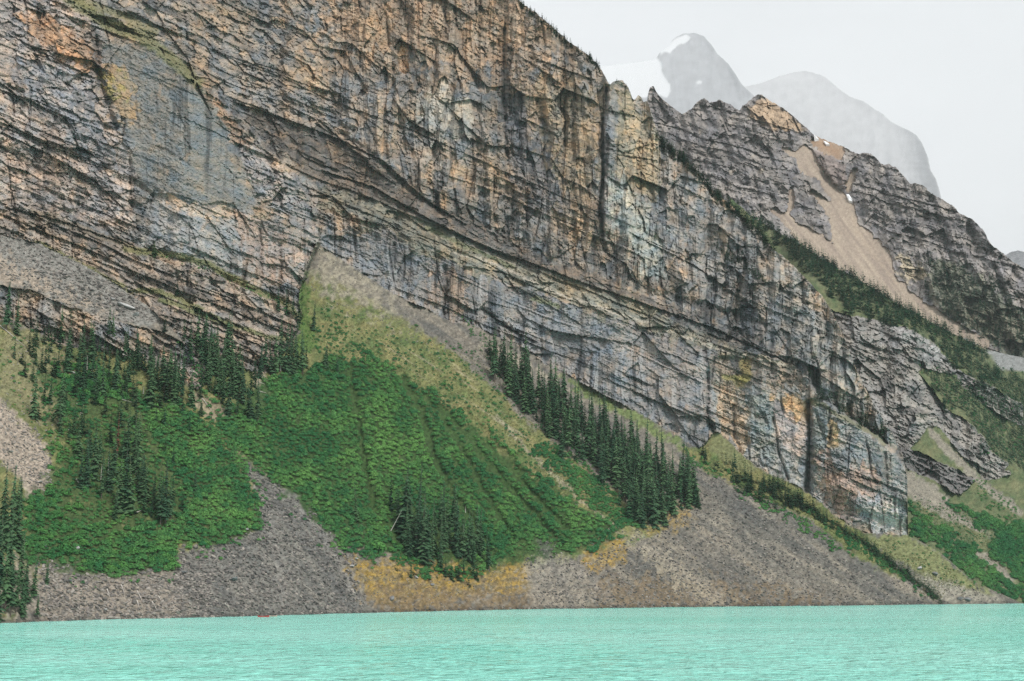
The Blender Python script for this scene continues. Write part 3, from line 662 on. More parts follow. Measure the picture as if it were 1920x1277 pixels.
FB, eB, cid, BX, BY = facets(sx / 17, st / 13, 375, 3, 5.)
FC, eC, gid, _, _ = facets(sx / 6.5, st / 4.6, 380, 1.7, 3.)
bv, bc = beds(st + 1.5 * fbm(x / 25, y / 25, 3, 127), 385, 2.5, 9.)
rel = 24 * fbm(sx / 60, (y + .4 * x) / 200, 3, 121) + FA + FB + FC + 2.2 * bv - 1.2 * sstep(.09, 0, eB) + .8 * fine
disp = np.where(rk > .5, rel, .6 * fine + 5 * fbm(x / 70, y / 120, 3, 126))
disp *= np.clip((shore_y(x) - y) / 12, 0, 1)
gk = np.clip(.5 + 1.0 * fbm(x / 22, y / 22, 4, 171), 0, 1)
grass2 = blend(np.repeat(C(.06, .095, .042)[None], N2, 0), gk, C(.155, .155, .08))
gcol = grass2.copy()
def one(c): return np.repeat(C(*c)[None], N2, 0)
tan2 = blend(one((.27, .24, .195)), np.clip(.5 + fbm((y - .75 * x) / 9, (y + x) / 160, 3, 172), 0, 1), C(.20, .18, .15))
wood = blend(one((.075, .10, .05)), np.clip(.5 + 1.2 * fbm(x / 10, y / 10, 3, 173), 0, 1), C(.15, .155, .085))
gmask([(1690, 875), (1720, 890), (1787, 935), (1780, 945), (1860, 1000), (1870, 1010), (1800, 985), (1740, 955), (1700, 930)], tan2, 5, .7, .6, .95)
gmask([(1745, 795), (1775, 835), (1803, 858), (1840, 895), (1920, 955), (1920, 975), (1860, 930), (1815, 890), (1770, 850), (1740, 810)], tan2, 4, .6, .5, .95)
gmask([(1812, 1030), (1850, 1035), (1880, 1060), (1912, 1095), (1890, 1090), (1850, 1065)], tan2, 5, .7, .7, .95)
gmask([(1830, 652), (1930, 655), (1930, 700), (1870, 690), (1850, 668)], one((.22, .22, .22)), 4, .6, .5, .95)
gmask([(1795, 695), (1850, 730), (1860, 745), (1800, 712)], tan2, 3, .6, .5, .8)
gmask([(1630, 555), (1690, 590), (1695, 595), (1640, 570)], tan2, 3, .5, .4, .9)
gmask([(1560, 585), (1600, 600), (1605, 606), (1565, 596)], tan2, 3, .5, .4, .9)
F2A = [(1365, 370), (1407, 402), (1510, 458), (1633, 532), (1753, 605), (1847, 652), (1870, 690), (1880, 710), (1840, 720), (1800, 690), (1750, 645), (1690, 612), (1600, 590), (1545, 545), (1500, 500), (1450, 455)]
F2B = [(1730, 690), (1790, 705), (1840, 740), (1880, 790), (1930, 830), (1930, 900), (1890, 870), (1850, 850), (1820, 790), (1770, 760)]
F2C = [(1830, 715), (1880, 700), (1930, 705), (1930, 830), (1890, 790), (1850, 760)]
for f_ in (F2A, F2B, F2C): gmask(f_, wood, 5, .7, .5, .9)
BUSH2A = [(1765, 935), (1800, 945), (1860, 970), (1930, 990), (1930, 1105), (1900, 1085), (1880, 1050), (1850, 1030), (1880, 1020), (1850, 1000), (1800, 965)]
BUSH2B = [(1700, 945), (1720, 960), (1760, 980), (1800, 1000), (1810, 1020), (1850, 1060), (1900, 1098), (1930, 1112), (1930, 1132), (1905, 1128), (1860, 1108), (1826, 1092), (1800, 1066), (1764, 1034), (1702, 1004)]
for f_ in (BUSH2A, BUSH2B): gmask(f_, wood, 4, .6, .5, .8)
rcol = blend(one((.185, .182, .185)), np.clip(.5 + 1.1 * fbm(x / 36, y / 36, 4, 151) + .3 * (cid - .5), 0, 1), C(.265, .24, .21))
rcol = blend(rcol, A.m([(1650, 600), (1720, 620), (1790, 670), (1800, 690), (1740, 670), (1690, 640)], 6, 1, .8) * .8, C(.33, .32, .315))
rcol = blend(rcol, A.m([(1560, 640), (1600, 660), (1640, 720), (1690, 800), (1640, 770), (1590, 720)], 8, 1, 1.) * .6, C(.28, .265, .25))
rcol = blend(rcol, A.m(rockp[1], 4, .6, .4) * .8, C(.115, .11, .11))
rcol *= (1 + .22 * bc + .45 * (gid - .5) + .35 * (cid - .5) + .2 * fine)[:, None]
gcol *= (1 + .35 * fine + .35 * (cells(x / 4, y / 3, 141)[2] - .5))[:, None]
col2 = np.clip(np.where((rk > .5)[:, None], rcol, gcol), .01, .85)
S2.finish('forested_shoulder', M_ROCK, disp, col2, smooth=False)

# ------------------------------------------------------------------ 3. the bare ridge with its scree gullies
SKY3 = curve([(1140, 262), (1195, 235), (1211, 215), (1214, 192), (1216, 172), (1219, 163), (1226, 162), (1230, 172), (1233, 177), (1240, 184), (1257, 199), (1279, 214), (1290, 208), (1297, 205), (1307, 190), (1318, 184), (1330, 192), (1350, 188), (1370, 197), (1387, 207), (1393, 197), (1408, 188), (1413, 183), (1420, 177), (1430, 178), (1447, 190), (1467, 203), (1493, 222), (1510, 238), (1527, 253), (1553, 266), (1582, 276), (1597, 283), (1610, 290), (1622, 287), (1632, 287), (1643, 295), (1652, 308), (1667, 307), (1680, 315), (1697, 332), (1708, 346), (1715, 343), (1730, 348), (1747, 362), (1763, 373), (1787, 387), (1800, 400), (1823, 410), (1840, 427), (1848, 440), (1860, 460), (1883, 477), (1897, 490), (1925, 506), (2150, 620)])
BOT3 = curve([(1140, 330), (1240, 350), (1310, 405), (1430, 520), (1560, 600), (1700, 660), (1900, 750), (2150, 820)])
cols3 = np.concatenate([np.arange(1140, 1925, STEP), np.arange(1926, 2160, 4.)])
rows3 = np.arange(822, 158, -STEP)
S3 = Sheet(cols3, rows3, BOT3, lambda v: SKY3(v) + 1.6 * fbm(v / 6, v * 0, 3, 231) + 3.0 * (cells(v / 8, v * 0 + .5, 233)[2] - .5))
x, y = S3.x, S3.y
A = Area(x, y)
N2 = len(x)
zz = lambda l: [(1200 + a_ / 2.41, 150 + b_ / 2.41) for a_, b_ in l]
GUL = [zz([(605, 285), (700, 320), (745, 285), (790, 330), (805, 390), (870, 455), (925, 520), (960, 560), (990, 640), (1080, 720), (1140, 790), (1150, 880), (1200, 930), (1270, 980), (1300, 1020), (1450, 1100), (1600, 1190), (1560, 1210), (1350, 1130), (1050, 950), (940, 870), (870, 745), (862, 640), (862, 560), (835, 490), (790, 440), (715, 415), (690, 360)]),
       zz([(775, 245), (925, 305), (902, 362), (800, 310), (765, 290)]),
       zz([(575, 565), (655, 610), (664, 560), (667, 500), (704, 455), (694, 520), (678, 605), (730, 650), (790, 690), (870, 740), (950, 880), (700, 720), (640, 640), (600, 612)]),
       zz([(735, 480), (790, 500), (850, 545), (885, 560), (890, 700), (858, 700), (862, 640), (840, 590), (770, 510)]),
       zz([(958, 396), (990, 396), (955, 470), (945, 510), (915, 525), (922, 470)])]
sc = np.zeros(N2, np.float32)
for p_ in GUL: sc = np.maximum(sc, A.m(p_, 5, .8, .5))
slope = np.where(sc > .5, .72, 1.0)
S3.integrate(1850 * .8 / (.9 - tan_el(BOT3(cols3))), slope)
sx = x + 8 * fbm(x / 80, y / 80, 3, 211); st = y - .30 * (x - 1280) + 10 * fbm(x / 90, y / 90, 3, 212)
f1, f2, cid = cells(sx / 11, st / 7, 223); g1, g2, gid = cells(sx / 4.5, st / 3, 224)
fine = fbm(x / 4, y / 4, 3, 229)
FA, eA, cA, _, _ = facets(sx / 34, (y - .2 * x) / 44, 470, 11, 20.)
FB, eB, cid, BX, BY = facets(sx / 13, st / 15, 480, 5, 9.)
FC, eC, gid, _, _ = facets(sx / 5.4, st / 4.4, 490, 2.6, 4.5)
bv, bc = beds(st + 1.5 * fbm(x / 25, y / 25, 3, 227), 495, 2.5, 9.)
ribs = 1 - 2 * np.abs(fbm((sx - .35 * y) / 46, (y + .5 * x) / 240, 3, 221))
rel = 30 * ribs + 18 * fbm((sx - .3 * y) / 22, (y + .5 * x) / 120, 3, 222) + FA + FB + FC + 7 * bv - 4 * sstep(.09, 0, eB) + 1.5 * fine
scb = np.zeros(N2, np.float32)
for p_ in GUL: scb = np.maximum(scb, A.m(p_, 22, .3))
scb = np.clip(scb * 2.2, 0, 1)
disp = np.where(sc > .5, 1.2 * fine + 8 * fbm(x / 60, y / 100, 3, 226) - 4, rel * (1 - .88 * scb) - 1 * scb)
# arms of rock standing out of the scree
disp += 30 * A.m([(1525, 285), (1540, 278), (1560, 290), (1590, 312), (1583, 355), (1560, 340), (1540, 318)], 6, .4) * (1 - sc)
disp += 45 * A.m([(1413, 176), (1430, 178), (1510, 240), (1500, 265), (1440, 260), (1390, 235), (1390, 205)], 10, .4)
A.wx = A.wx * .4 + BX * 9; A.wy = A.wy * .4 + BY * 9
rcol = blend(one((.165, .158, .165)), np.clip(.5 + 1.2 * fbm(x / 30, y / 34, 4, 251) + .3 * (cid - .5), 0, 1), C(.24, .215, .195))
rcol = blend(rcol, A.m([(1400, 205), (1430, 185), (1450, 190), (1510, 240), (1480, 248), (1420, 232)], 5, .6, .6) * .9, C(.37, .27, .18))
rcol = blend(rcol, A.m([(1523, 285), (1540, 278), (1590, 312), (1585, 352), (1560, 345), (1540, 320)], 4, .6, .5) * .8, C(.20, .16, .145))
rcol = blend(rcol, A.m([(1680, 470), (1720, 490), (1740, 530), (1700, 530)], 6, 1, 1.) * .7, C(.42, .35, .24))
rcol = blend(rcol, A.m([(1790, 580), (1920, 600), (1920, 650), (1850, 640)], 6, 1, 1.) * .6, C(.33, .26, .23))
rcol = blend(rcol, sstep(.3, .6, fbm(x / 20, y / 26, 3, 262)) * .4, C(.36, .30, .22))
rcol *= (1 + .25 * bc + .5 * (gid - .5) + .4 * (cid - .5) + .2 * fine)[:, None]
gcol = blend(one((.36, .295, .23)), np.clip(.45 + 1.3 * fbm((x - .72 * y) / 9, (y + .6 * x) / 120, 4, 272), 0, 1), C(.25, .20, .165))
gcol = blend(gcol, A.m(GUL[1], 4, .5) * .7, C(.28, .17, .10))
gcol = blend(gcol, sstep(5, 1, segdist(x + .4 * A.wx, y, [(1590, 375), (1605, 430), (1640, 480), (1680, 530)])) * .5, C(.36, .29, .22))
gcol *= (1 + .2 * fine + .2 * (cells(x / 3.4, y / 2.6, 241)[2] - .5))[:, None]
fo3 = A.m([(1740, 485), (1780, 490), (1850, 525), (1930, 590), (1930, 690), (1850, 640), (1790, 600), (1745, 560)], 10, 1, .9)
rcol = blend(rcol, fo3 * .5, C(.12, .14, .075))
col3 = np.clip(np.where((sc > .5)[:, None], gcol, rcol), .01, .85)
S3.finish('rocky_ridge', M_ROCK, disp, col3, smooth=False)

# ------------------------------------------------------------------ 4. peaks far back in the mist
def peak(name, sky_pts, bot, d0, sl, seed, cstep, snow=(), amp=200., tone=(.26, .27, .285)):
    global A, x, y
    sk = curve(sky_pts)
    cs = np.arange(sky_pts[0][0], sky_pts[-1][0] + .1, cstep)
    rs = np.arange(bot, min(p[1] for p in sky_pts) - 3, -cstep)
    S = Sheet(cs, rs, lambda v: np.full(v.shape, float(bot)), lambda v: np.minimum(sk(v) + 1.4 * fbm(v / 7, v * 0, 3, seed), bot - 1.))
    x, y = S.x, S.y
    A = Area(x, y)
    S.integrate(np.full(len(cs), d0), np.full(x.shape, sl))
    st = y - .05 * x
    rel = amp * fbm(x / 30, y / 70, 4, seed + 1) + .08 * amp * vnoise(x / 90, st / 5, seed + 2) + .07 * amp * fbm(x / 5, y / 5, 2, seed + 3)
    c = blend(np.repeat(C(*tone)[None], len(x), 0), np.clip(.5 + fbm(x / 20, y / 14, 3, seed + 4), 0, 1), C(*tone) * 1.3)
    sn = np.zeros(len(x), np.float32)
    for p_ in snow: sn = np.maximum(sn, A.m(p_, 2, .5, .3))
    rel = rel * (1 - .85 * sn)
    c = blend(c, sn, C(.62, .635, .65))
    S.finish(name, M_FAR, rel, np.clip(c, .01, .95), smooth=True, back=((300, -60), (1500, -900)))
    return S
PK1 = peak('far_peak', [(820, 215), (950, 185), (1060, 150), (1100, 132), (1130, 124), (1160, 121), (1200, 116), (1230, 111), (1236, 99), (1255, 87), (1262, 73), (1280, 63), (1305, 62), (1320, 68), (1335, 85), (1345, 101), (1365, 119), (1380, 140), (1390, 157), (1397, 164), (1425, 190), (1450, 230)], 300, 17500., .64, 301, 2.2,
           snow=[[(800, 100), (1050, 100), (1130, 115), (1200, 110), (1232, 105), (1240, 118), (1242, 135), (1255, 160), (1253, 185), (1235, 178), (1200, 185), (1150, 185), (1050, 215), (800, 260)], [(1234, 104), (1250, 86), (1262, 74), (1285, 66), (1300, 72), (1285, 82), (1268, 84), (1258, 97)], [(1310, 150), (1317, 152), (1316, 160), (1310, 158)]])
PK2 = peak('far_peak', [(1330, 200), (1380, 172), (1395, 163), (1430, 155), (1460, 143), (1490, 135), (1510, 133), (1530, 138), (1545, 143), (1560, 155), (1580, 172), (1595, 182), (1620, 190), (1640, 205), (1655, 213), (1670, 228), (1690, 238), (1705, 245), (1718, 253), (1730, 270), (1740, 295), (1745, 320), (1755, 335), (1761, 355), (1765, 372), (1768, 425), (1775, 470), (1790, 520)], 520, 19500., .56, 341, 2.4, amp=260, tone=(.33, .335, .345))
PK3 = peak('distant_hill', [(1850, 520), (1870, 487), (1883, 479), (1897, 472), (1910, 470), (1935, 476), (2150, 560)], 610, 3600., .9, 361, 2.4, amp=40, tone=(.20, .205, .215))

# ------------------------------------------------------------------ lake and its bed
m, t, p = new_mat('glacial_water')
L = t.links.new
tc = t.nodes.new('ShaderNodeTexCoord')
def wav(sx_, sy_, det, rough):
    mpn = t.nodes.new('ShaderNodeMapping'); mpn.inputs['Scale'].default_value = (sx_, sy_, 1); mpn.inputs['Rotation'].default_value = (0, 0, .05)
    n = t.nodes.new('ShaderNodeTexNoise'); n.inputs['Scale'].default_value = 1; n.inputs['Detail'].default_value = det; n.inputs['Roughness'].default_value = rough
    L(tc.outputs['Object'], mpn.inputs['Vector']); L(mpn.outputs[0], n.inputs['Vector'])
    return n
n1 = wav(.36, .40, 5, .55); n2 = wav(.085, .075, 3, .5); n3 = wav(.004, .009, 3, .5)
ad = t.nodes.new('ShaderNodeMath'); ad.operation = 'MULTIPLY_ADD'; ad.inputs[1].default_value = 1.1
L(n2.outputs['Fac'], ad.inputs[0]); L(n1.outputs['Fac'], ad.inputs[2])
b = t.nodes.new('ShaderNodeBump'); b.inputs['Strength'].default_value = 1.0; b.inputs['Distance'].default_value = 3.6
L(ad.outputs[0], b.inputs['Height']); L(b.outputs[0], p.inputs['Normal'])
p.inputs['Base Color'].default_value = (.22, .66, .54, 1)
p.inputs['Specular IOR Level'].default_value = .4
p.inputs['Roughness'].default_value = .10
p.inputs['IOR'].default_value = 1.33
# wind patches painted into the turquoise as slightly paler silt drifts
mr = t.nodes.new('ShaderNodeMapRange'); mr.inputs['From Min'].default_value = .35; mr.inputs['From Max'].default_value = .65
mw = t.nodes.new('ShaderNodeMix'); mw.data_type = 'RGBA'; mw.inputs[6].default_value = (.25, .70, .585, 1); mw.inputs[7].default_value = (.36, .78, .68, 1)
L(n3.outputs['Fac'], mr.inputs['Value']); L(mr.outputs[0], mw.inputs[0]); L(mw.outputs[2], p.inputs['Base Color'])
M_WATER = m
# near part: real waves; the far part a plain sheet
def wave_sheet():
    ys = [60.]
    while ys[-1] < 1300: ys.append(ys[-1] + max(.55, ys[-1] * ys[-1] / 4.6e4))
    ys = np.array(ys); xs = np.linspace(-1, 1, 360)
    Yg, Xg = np.meshgrid(ys, xs, indexing='ij'); Xg = Xg * (Yg * .48 + 60)
    z = .30 * fbm(Xg / 7, Yg / 3.4, 3, 401) + .12 * fbm(Xg / 30, Yg / 9, 2, 405)
    P = np.stack([Xg, Yg, z - .12], -1); n, k = Yg.shape
    idx = np.arange(n * k).reshape(n, k)
    f = np.stack([idx[:-1, :-1], idx[:-1, 1:], idx[1:, 1:], idx[1:, :-1]], -1).reshape(-1, 4)
    return P.reshape(-1, 3), f
co, f = wave_sheet()
lake = link_mesh('lake', co, f, M_WATER, smooth=True); lake['kind'] = 'structure'
gnd = link_mesh('ground', np.array([(-8900, -250, -5), (27900, -250, -5), (27900, 45900, -5), (-8900, 45900, -5)], float), np.array([[0, 1, 2, 3]]), plain_mat('valley_ground', (.12, .125, .10), .9, .01, .3))
gnd['kind'] = 'structure'
bed = link_mesh('lake_bed', np.array([(-900, -240, -3.2), (1500, -240, -3.2), (1500, 1500, -3.2), (-900, 1500, -3.2)], float), np.array([[0, 1, 2, 3]]), plain_mat('lake_silt', (.10, .42, .34), .9, .02, .1))
bed['kind'] = 'structure'

# ------------------------------------------------------------------ plants: shapes
def tri_mesh(name, V, F, mat, smooth=False):
    me = bpy.data.meshes.new(name); me.from_pydata([tuple(v) for v in V], [], [tuple(f) for f in F]); me.materials.append(mat)
    me.update(); return me
def crown_arrays(seed, layers=30, per=8, radius=.115, start=.04, taper=.85, sub=True):
    r = np.random.default_rng(seed); V = []; F = []
    for i in range(layers):
        t = i / (layers - 1); z = start + (1 - start) * (t ** .92)
        R = radius * (1 - t) ** taper + .006
        R *= r.uniform(.8, 1.15)
        nb = max(4, int(per * (1 - .45 * t)))
        for k in range(nb):
            a = 2 * math.pi * (k + r.uniform(-.35, .35)) / nb + i * 1.3
            Lb = R * r.uniform(.55, 1.2)
            if r.random() < .08: continue
            d = np.array([math.cos(a), math.sin(a), 0]); s_ = np.array([-d[1], d[0], 0])
            w = Lb * r.uniform(.28, .42); dr = Lb * r.uniform(.25, .75)
            zz = z + r.uniform(-.012, .012)
            b0 = np.array([0, 0, zz + .012]); tip = d * Lb + [0, 0, zz - dr]
            mid = d * Lb * .55 + np.array([0, 0, zz - dr * .35])
            l_ = mid + s_ * w - [0, 0, w * .55]; r_ = mid - s_ * w - [0, 0, w * .55]
            n = len(V); V += [b0, l_, tip, r_, mid]
            F += [(n, n + 1, n + 4), (n + 1, n + 2, n + 4), (n + 2, n + 3, n + 4), (n + 3, n, n + 4)] if sub else [(n, n + 1, n + 2), (n, n + 2, n + 3)]
    n = len(V); V += [np.array(q) for q in ((.006, 0, .93), (-.004, .005, .93), (-.004, -.005, .93), (0, 0, 1.02))]
    F += [(n, n + 1, n + 3), (n + 1, n + 2, n + 3), (n + 2, n, n + 3)]
    return np.array(V), F
def trunk_arrays(r0=.014, top=.97, n=6, levels=4, lean=0.):
    V = []; F = []
    for i in range(levels):
        t = i / (levels - 1)
        rr = r0 * (1 - .85 * t)
        for k in range(n):
            a = 2 * math.pi * k / n; V.append((math.cos(a) * rr + lean * t, math.sin(a) * rr, -.03 + t * (top + .03)))
    for i in range(levels - 1):
        for k in range(n):
            F.append((i * n + k, i * n + (k + 1) % n, (i + 1) * n + (k + 1) % n, (i + 1) * n + k))
    return V, F
CROWNS, CROWNS_DEAD = [], []
for k in range(7):
    V, F = crown_arrays(100 + k, layers=24 + 2 * (k % 4), radius=(.105, .12, .135, .10, .125, .15, .115)[k], start=(.05, .1, .03, .16, .06, .04, .22)[k], taper=(.85, .95, .8, .9, 1.05, .9, .75)[k])
    CROWNS.append(tri_mesh('crown', V, F, M_FIR))
V, F = crown_arrays(131, layers=20, per=5, radius=.085, start=.2); CROWNS_DEAD.append(tri_mesh('crown', V, F, M_FIR_DEAD))
TRUNK = tri_mesh('trunk', *trunk_arrays(), M_BARK)
SNAGT = tri_mesh('trunk', *trunk_arrays(.012, 1.0, 6, 5, .03), M_DEADWOOD)

def tree_thing(pos, h, label, group, k, wide=1.0, dead=False):
    e = bpy.data.objects.new('conifer', None); COL.objects.link(e)
    e.empty_display_size = 1
    e.location = pos; w = h * wide * random.uniform(.85, 1.2)
    e.scale = (w, w, h); e.rotation_euler = (random.gauss(0, .035), random.gauss(0, .035), random.uniform(0, 6.28))
    e['label'] = label; e['category'] = 'tree'
    if group: e['group'] = group
    for nm, me in (('trunk', TRUNK), ('crown', (CROWNS_DEAD[0] if dead else CROWNS[k % len(CROWNS)]))):
        o = bpy.data.objects.new(nm, me); COL.objects.link(o); o.parent = e
    return e

def in_poly(poly, n, sheet=None, seed=0, ok=None, mind=0):
    r = np.random.default_rng(seed); p = np.array(poly, float); out = np.zeros((0, 2))
    from_min, to = p.min(0), p.max(0)
    tries = 0
    while len(out) < n and tries < 60:
        q0 = r.uniform(from_min - 8, to + 8, (max(n, 50) * 3, 2)); ins = np.zeros(len(q0), bool)
        wv = min(15., .16 * (to - from_min).min())
        q = q0 + wv * 1.6 * np.stack([fbm(q0[:, 0] / 26, q0[:, 1] / 26, 2, 61), fbm(q0[:, 0] / 26, q0[:, 1] / 26, 2, 63)], 1)
        for k in range(len(p)):
            (ax, ay), (bx, by) = p[k], p[(k + 1) % len(p)]
            if ay == by: continue
            ins ^= ((ay > q[:, 1]) != (by > q[:, 1])) & (q[:, 0] < (bx - ax) * (q[:, 1] - ay) / (by - ay) + ax)
        q = q0[ins]
        if ok is not None and len(q): q = q[ok(q[:, 0], q[:, 1])]
        if mind and len(q):
            keep = []
            for c in q:
                if all((c[0] - d[0]) ** 2 + (c[1] - d[1]) ** 2 > mind * mind for d in keep[-400:]) and (len(out) == 0 or ((out - c) ** 2).sum(1).min() > mind * mind): keep.append(c)
            q = np.array(keep).reshape(-1, 2)
        out = np.concatenate([out, q])[:n]; tries += 1
    return out

# ------------------------------------------------------------------ conifers: (foot x, foot y, height) as surveyed from the shore
TREES = []    # x, y, h, sheet, label, group, dead
def trees(lst, sheet, label, group, dead=False):
    for q in lst: TREES.append((q[0], q[1], q[2], sheet, (q[3] if len(q) > 3 else label), group, dead))
def stand(poly, n, h0, h1, sheet, label, group, seed, mind=5, ok=None):
    pts = in_poly(poly, n, seed=seed, mind=mind, ok=ok); r = np.random.default_rng(seed + 1)
    trees([(a, b, float(h)) for (a, b), h in zip(pts, r.uniform(h0, h1, len(pts)))], sheet, label, group)
g = 'conifers along the left edge of the lower slope'
trees([(5, 1010, 140), (14, 1035, 165), (22, 1012, 120), (33, 1030, 110), (38, 952, 70), (10, 1150, 130), (20, 1156, 110), (30, 1150, 105), (42, 1155, 90), (50, 1128, 85), (25, 957, 85), (2, 1090, 130), (36, 1095, 100), (17, 1095, 130), (46, 1150, 60), (-8, 1100, 150), (-20, 1140, 140), (-6, 1160, 100)], S1, 'dark spruce in the dense stand at the water by the left edge', g)
trees([(62, 1118, 78, 'thin dark spruce on stony ground just right of the dense left-edge stand'), (88, 1093, 48, 'small lone spruce standing in pinkish scree above the left shore'), (70, 1160, 48, 'slim little spruce on the waterline beside yellow grass at left'), (367, 922, 54, 'single dark spruce sticking out of the shrub slope left of the scree tongue')], S1, '', None)
g = 'conifers in the stand between the two left shrub slopes'
trees([(138, 816, 65), (112, 812, 76), (147, 858, 76), (157, 802, 45), (207, 832, 64), (236, 862, 98), (249, 886, 121), (255, 886, 118), (162, 912, 102), (177, 897, 104), (224, 957, 107), (203, 922, 92), (235, 957, 127), (216, 974, 74), (244, 962, 112), (278, 942, 49), (289, 945, 55), (301, 987, 97), (310, 987, 127), (320, 972, 82), (270, 917, 77), (342, 955, 37), (128, 830, 60), (170, 860, 70), (190, 935, 90), (185, 880, 70), (262, 925, 75), (296, 960, 90), (212, 900, 90), (150, 915, 80)], S1, 'slender dark spruce in the stand left of the rounded shrub slope', g)
stand([(125, 800), (160, 790), (250, 850), (330, 930), (325, 975), (230, 965), (150, 900)], 20, 40, 85, S1, 'slender dark spruce in the stand left of the rounded shrub slope', g, 501, 7)
trees([(219, 858, 88, 'reddish-brown dead spruce among green ones left of the rounded shrub slope')], S1, '', None, dead=True)
g = 'conifers under the small cliff at upper left'
trees([(12, 622, 100, 'tallest dark spruce against the small cliff at the far left edge'), (32, 628, 82), (27, 672, 45), (41, 682, 32), (47, 705, 38), (61, 716, 46), (90, 640, 47), (102, 642, 49), (82, 644, 34), (127, 662, 50), (170, 675, 74), (178, 680, 72), (204, 624, 56), (212, 652, 75), (232, 677, 70), (240, 670, 72), (265, 688, 65), (282, 702, 74), (308, 622, 35), (132, 592, 28), (104, 702, 45), (147, 702, 49), (62, 785, 110), (71, 785, 34), (108, 799, 108), (83, 757, 60), (125, 692, 77), (147, 722, 64), (155, 757, 55), (308, 737, 90), (320, 737, 86), (333, 732, 90), (118, 770, 70), (225, 692, 60), (250, 700, 66), (160, 690, 50), (292, 720, 70), (345, 722, 75), (205, 690, 55)], S1, 'narrow dark spruce growing on the slope below the small brown cliff', g)
stand([(230, 680), (340, 700), (370, 745), (350, 760), (300, 745), (240, 710)], 12, 45, 85, S1, 'narrow dark spruce growing on the slope below the small brown cliff', g, 511, 6)
stand([(60, 660), (230, 700), (330, 760), (400, 840), (330, 880), (240, 800), (120, 830), (80, 760)], 26, 28, 70, S1, 'spruce standing apart among the bushes of the left slope', 'conifers scattered over the bushy left slope', 515, 14)
g = 'conifers in the upper stand below the rock terraces'
stand([(40, 650), (130, 640), (230, 665), (340, 720), (370, 770), (300, 770), (200, 760), (90, 740)], 46, 42, 100, S1, 'spruce standing apart among the bushes of the left slope', 'conifers scattered over the bushy left slope', 516, 11)
stand([(380, 690), (470, 700), (500, 700), (480, 780), (420, 790), (390, 770)], 14, 45, 90, S1, 'tall dark spruce in the dense stand under the banded rock terraces', g, 517, 8)
trees([(382, 662, 92), (370, 658, 82), (357, 656, 62), (392, 665, 74), (405, 690, 90), (423, 692, 112), (435, 692, 108), (453, 696, 52), (398, 700, 95), (415, 715, 100), (430, 735, 100), (440, 745, 90), (445, 720, 80), (410, 745, 90), (345, 650, 60), (376, 690, 80), (388, 720, 90)], S1, 'tall dark spruce in the dense stand under the banded rock terraces', g)
stand([(345, 655), (400, 670), (450, 700), (450, 770), (420, 785), (400, 760), (360, 700)], 14, 40, 80, S1, 'tall dark spruce in the dense stand under the banded rock terraces', g, 521, 6)
g = 'conifers in the clump left of the grassy cone'
trees([(525, 697, 112), (535, 697, 110), (546, 690, 95), (558, 700, 88), (567, 702, 87), (508, 702, 80), (517, 704, 82), (497, 700, 76), (551, 703, 80), (541, 700, 85), (490, 690, 50), (575, 690, 55)], S1, 'tall dark spruce in the clump between rock terrace and shrub slope', g)
g = 'four conifers on the terrace end below the grey cliff'
trees([(522, 582, 56), (537, 590, 55), (549, 590, 42), (560, 606, 60)], S1, 'dark spruce in the group of four on the terrace end under the grey cliff', g)
trees([(588, 620, 62, 'spruce with bushy skirt standing alone on the grassy cone below its apex'), (610, 690, 55, 'spruce on the grassy cone just above the top of the shrub slope'), (634, 702, 48, 'smaller spruce rising from the top edge of the dense shrub slope'), (483, 792, 92, 'large dark spruce of a pair, right one, left of the big shrub slope'), (471, 790, 78, 'left one of a pair of big spruces beside the big shrub slope'), (377, 779, 32, 'small spruce on a bare tan patch with fallen branches'), (290, 481, 31, 'bushy little spruce on a grassy ledge under the smooth grey slab'), (313, 472, 17, 'tiny spruce on the ledge just right of the bushy little spruce'), (331, 557, 32, 'lone little spruce at the foot of the rock terrace at left'), (142, 420, 14, 'tiny spruce on the dark rock band at upper left'), (421, 515, 11, 'tiny spruce high on the terrace below the streaked cliff')], S1, '', None)
g = 'conifers near the yellow moss in the middle of the shore'
trees([(732, 956, 68), (742, 958, 54), (756, 1006, 135), (783, 985, 118), (779, 1042, 112), (790, 1057, 140), (800, 1057, 110), (763, 1012, 76), (849, 992, 94), (856, 1037, 102), (895, 1032, 90), (873, 1037, 40), (774, 1030, 90), (768, 1050, 70), (808, 1040, 90), (815, 1000, 75), (838, 1010, 85), (885, 1040, 60), (748, 985, 70), (786, 1020, 110), (796, 1030, 100)], S1, 'dark spruce in the clump above the yellow moss by the lake', g)
trees([(668, 977, 77, 'dark spruce alone within the shrub slope above a pale green glade'), (828, 974, 82, 'broad dark spruce standing out of the shrubs above the yellow moss clump'), (918, 1070, 78, 'grey-green spruce with broad skirt at lower right end of the moss clump')], S1, '', None)
stand([(735, 960), (800, 985), (890, 985), (930, 1060), (890, 1075), (790, 1068), (750, 1030)], 26, 40, 105, S1, 'dark spruce in the clump above the yellow moss by the lake', g, 528, 8)
g = 'small conifers at the edge of the yellow moss'
trees([(754, 1084, 20), (770, 1084, 38), (805, 1085, 28), (820, 1085, 16), (879, 1098, 26), (894, 1088, 34), (847, 1086, 36), (835, 1080, 40), (860, 1085, 40), (870, 1080, 45), (888, 1082, 40), (778, 1078, 24), (742, 1068, 24), (826, 1072, 40)], S1, 'small bushy young spruce on the yellow moss by the lake', g)
g = 'conifers in the long stand right of the grassy cone'
BIGST = [(902, 672), (925, 668), (965, 695), (1010, 735), (1060, 775), (1120, 815), (1180, 840), (1230, 870), (1290, 915), (1310, 945), (1270, 955), (1235, 990), (1195, 990), (1165, 940), (1140, 895), (1100, 870), (1060, 845), (1010, 795), (960, 745), (920, 715)]
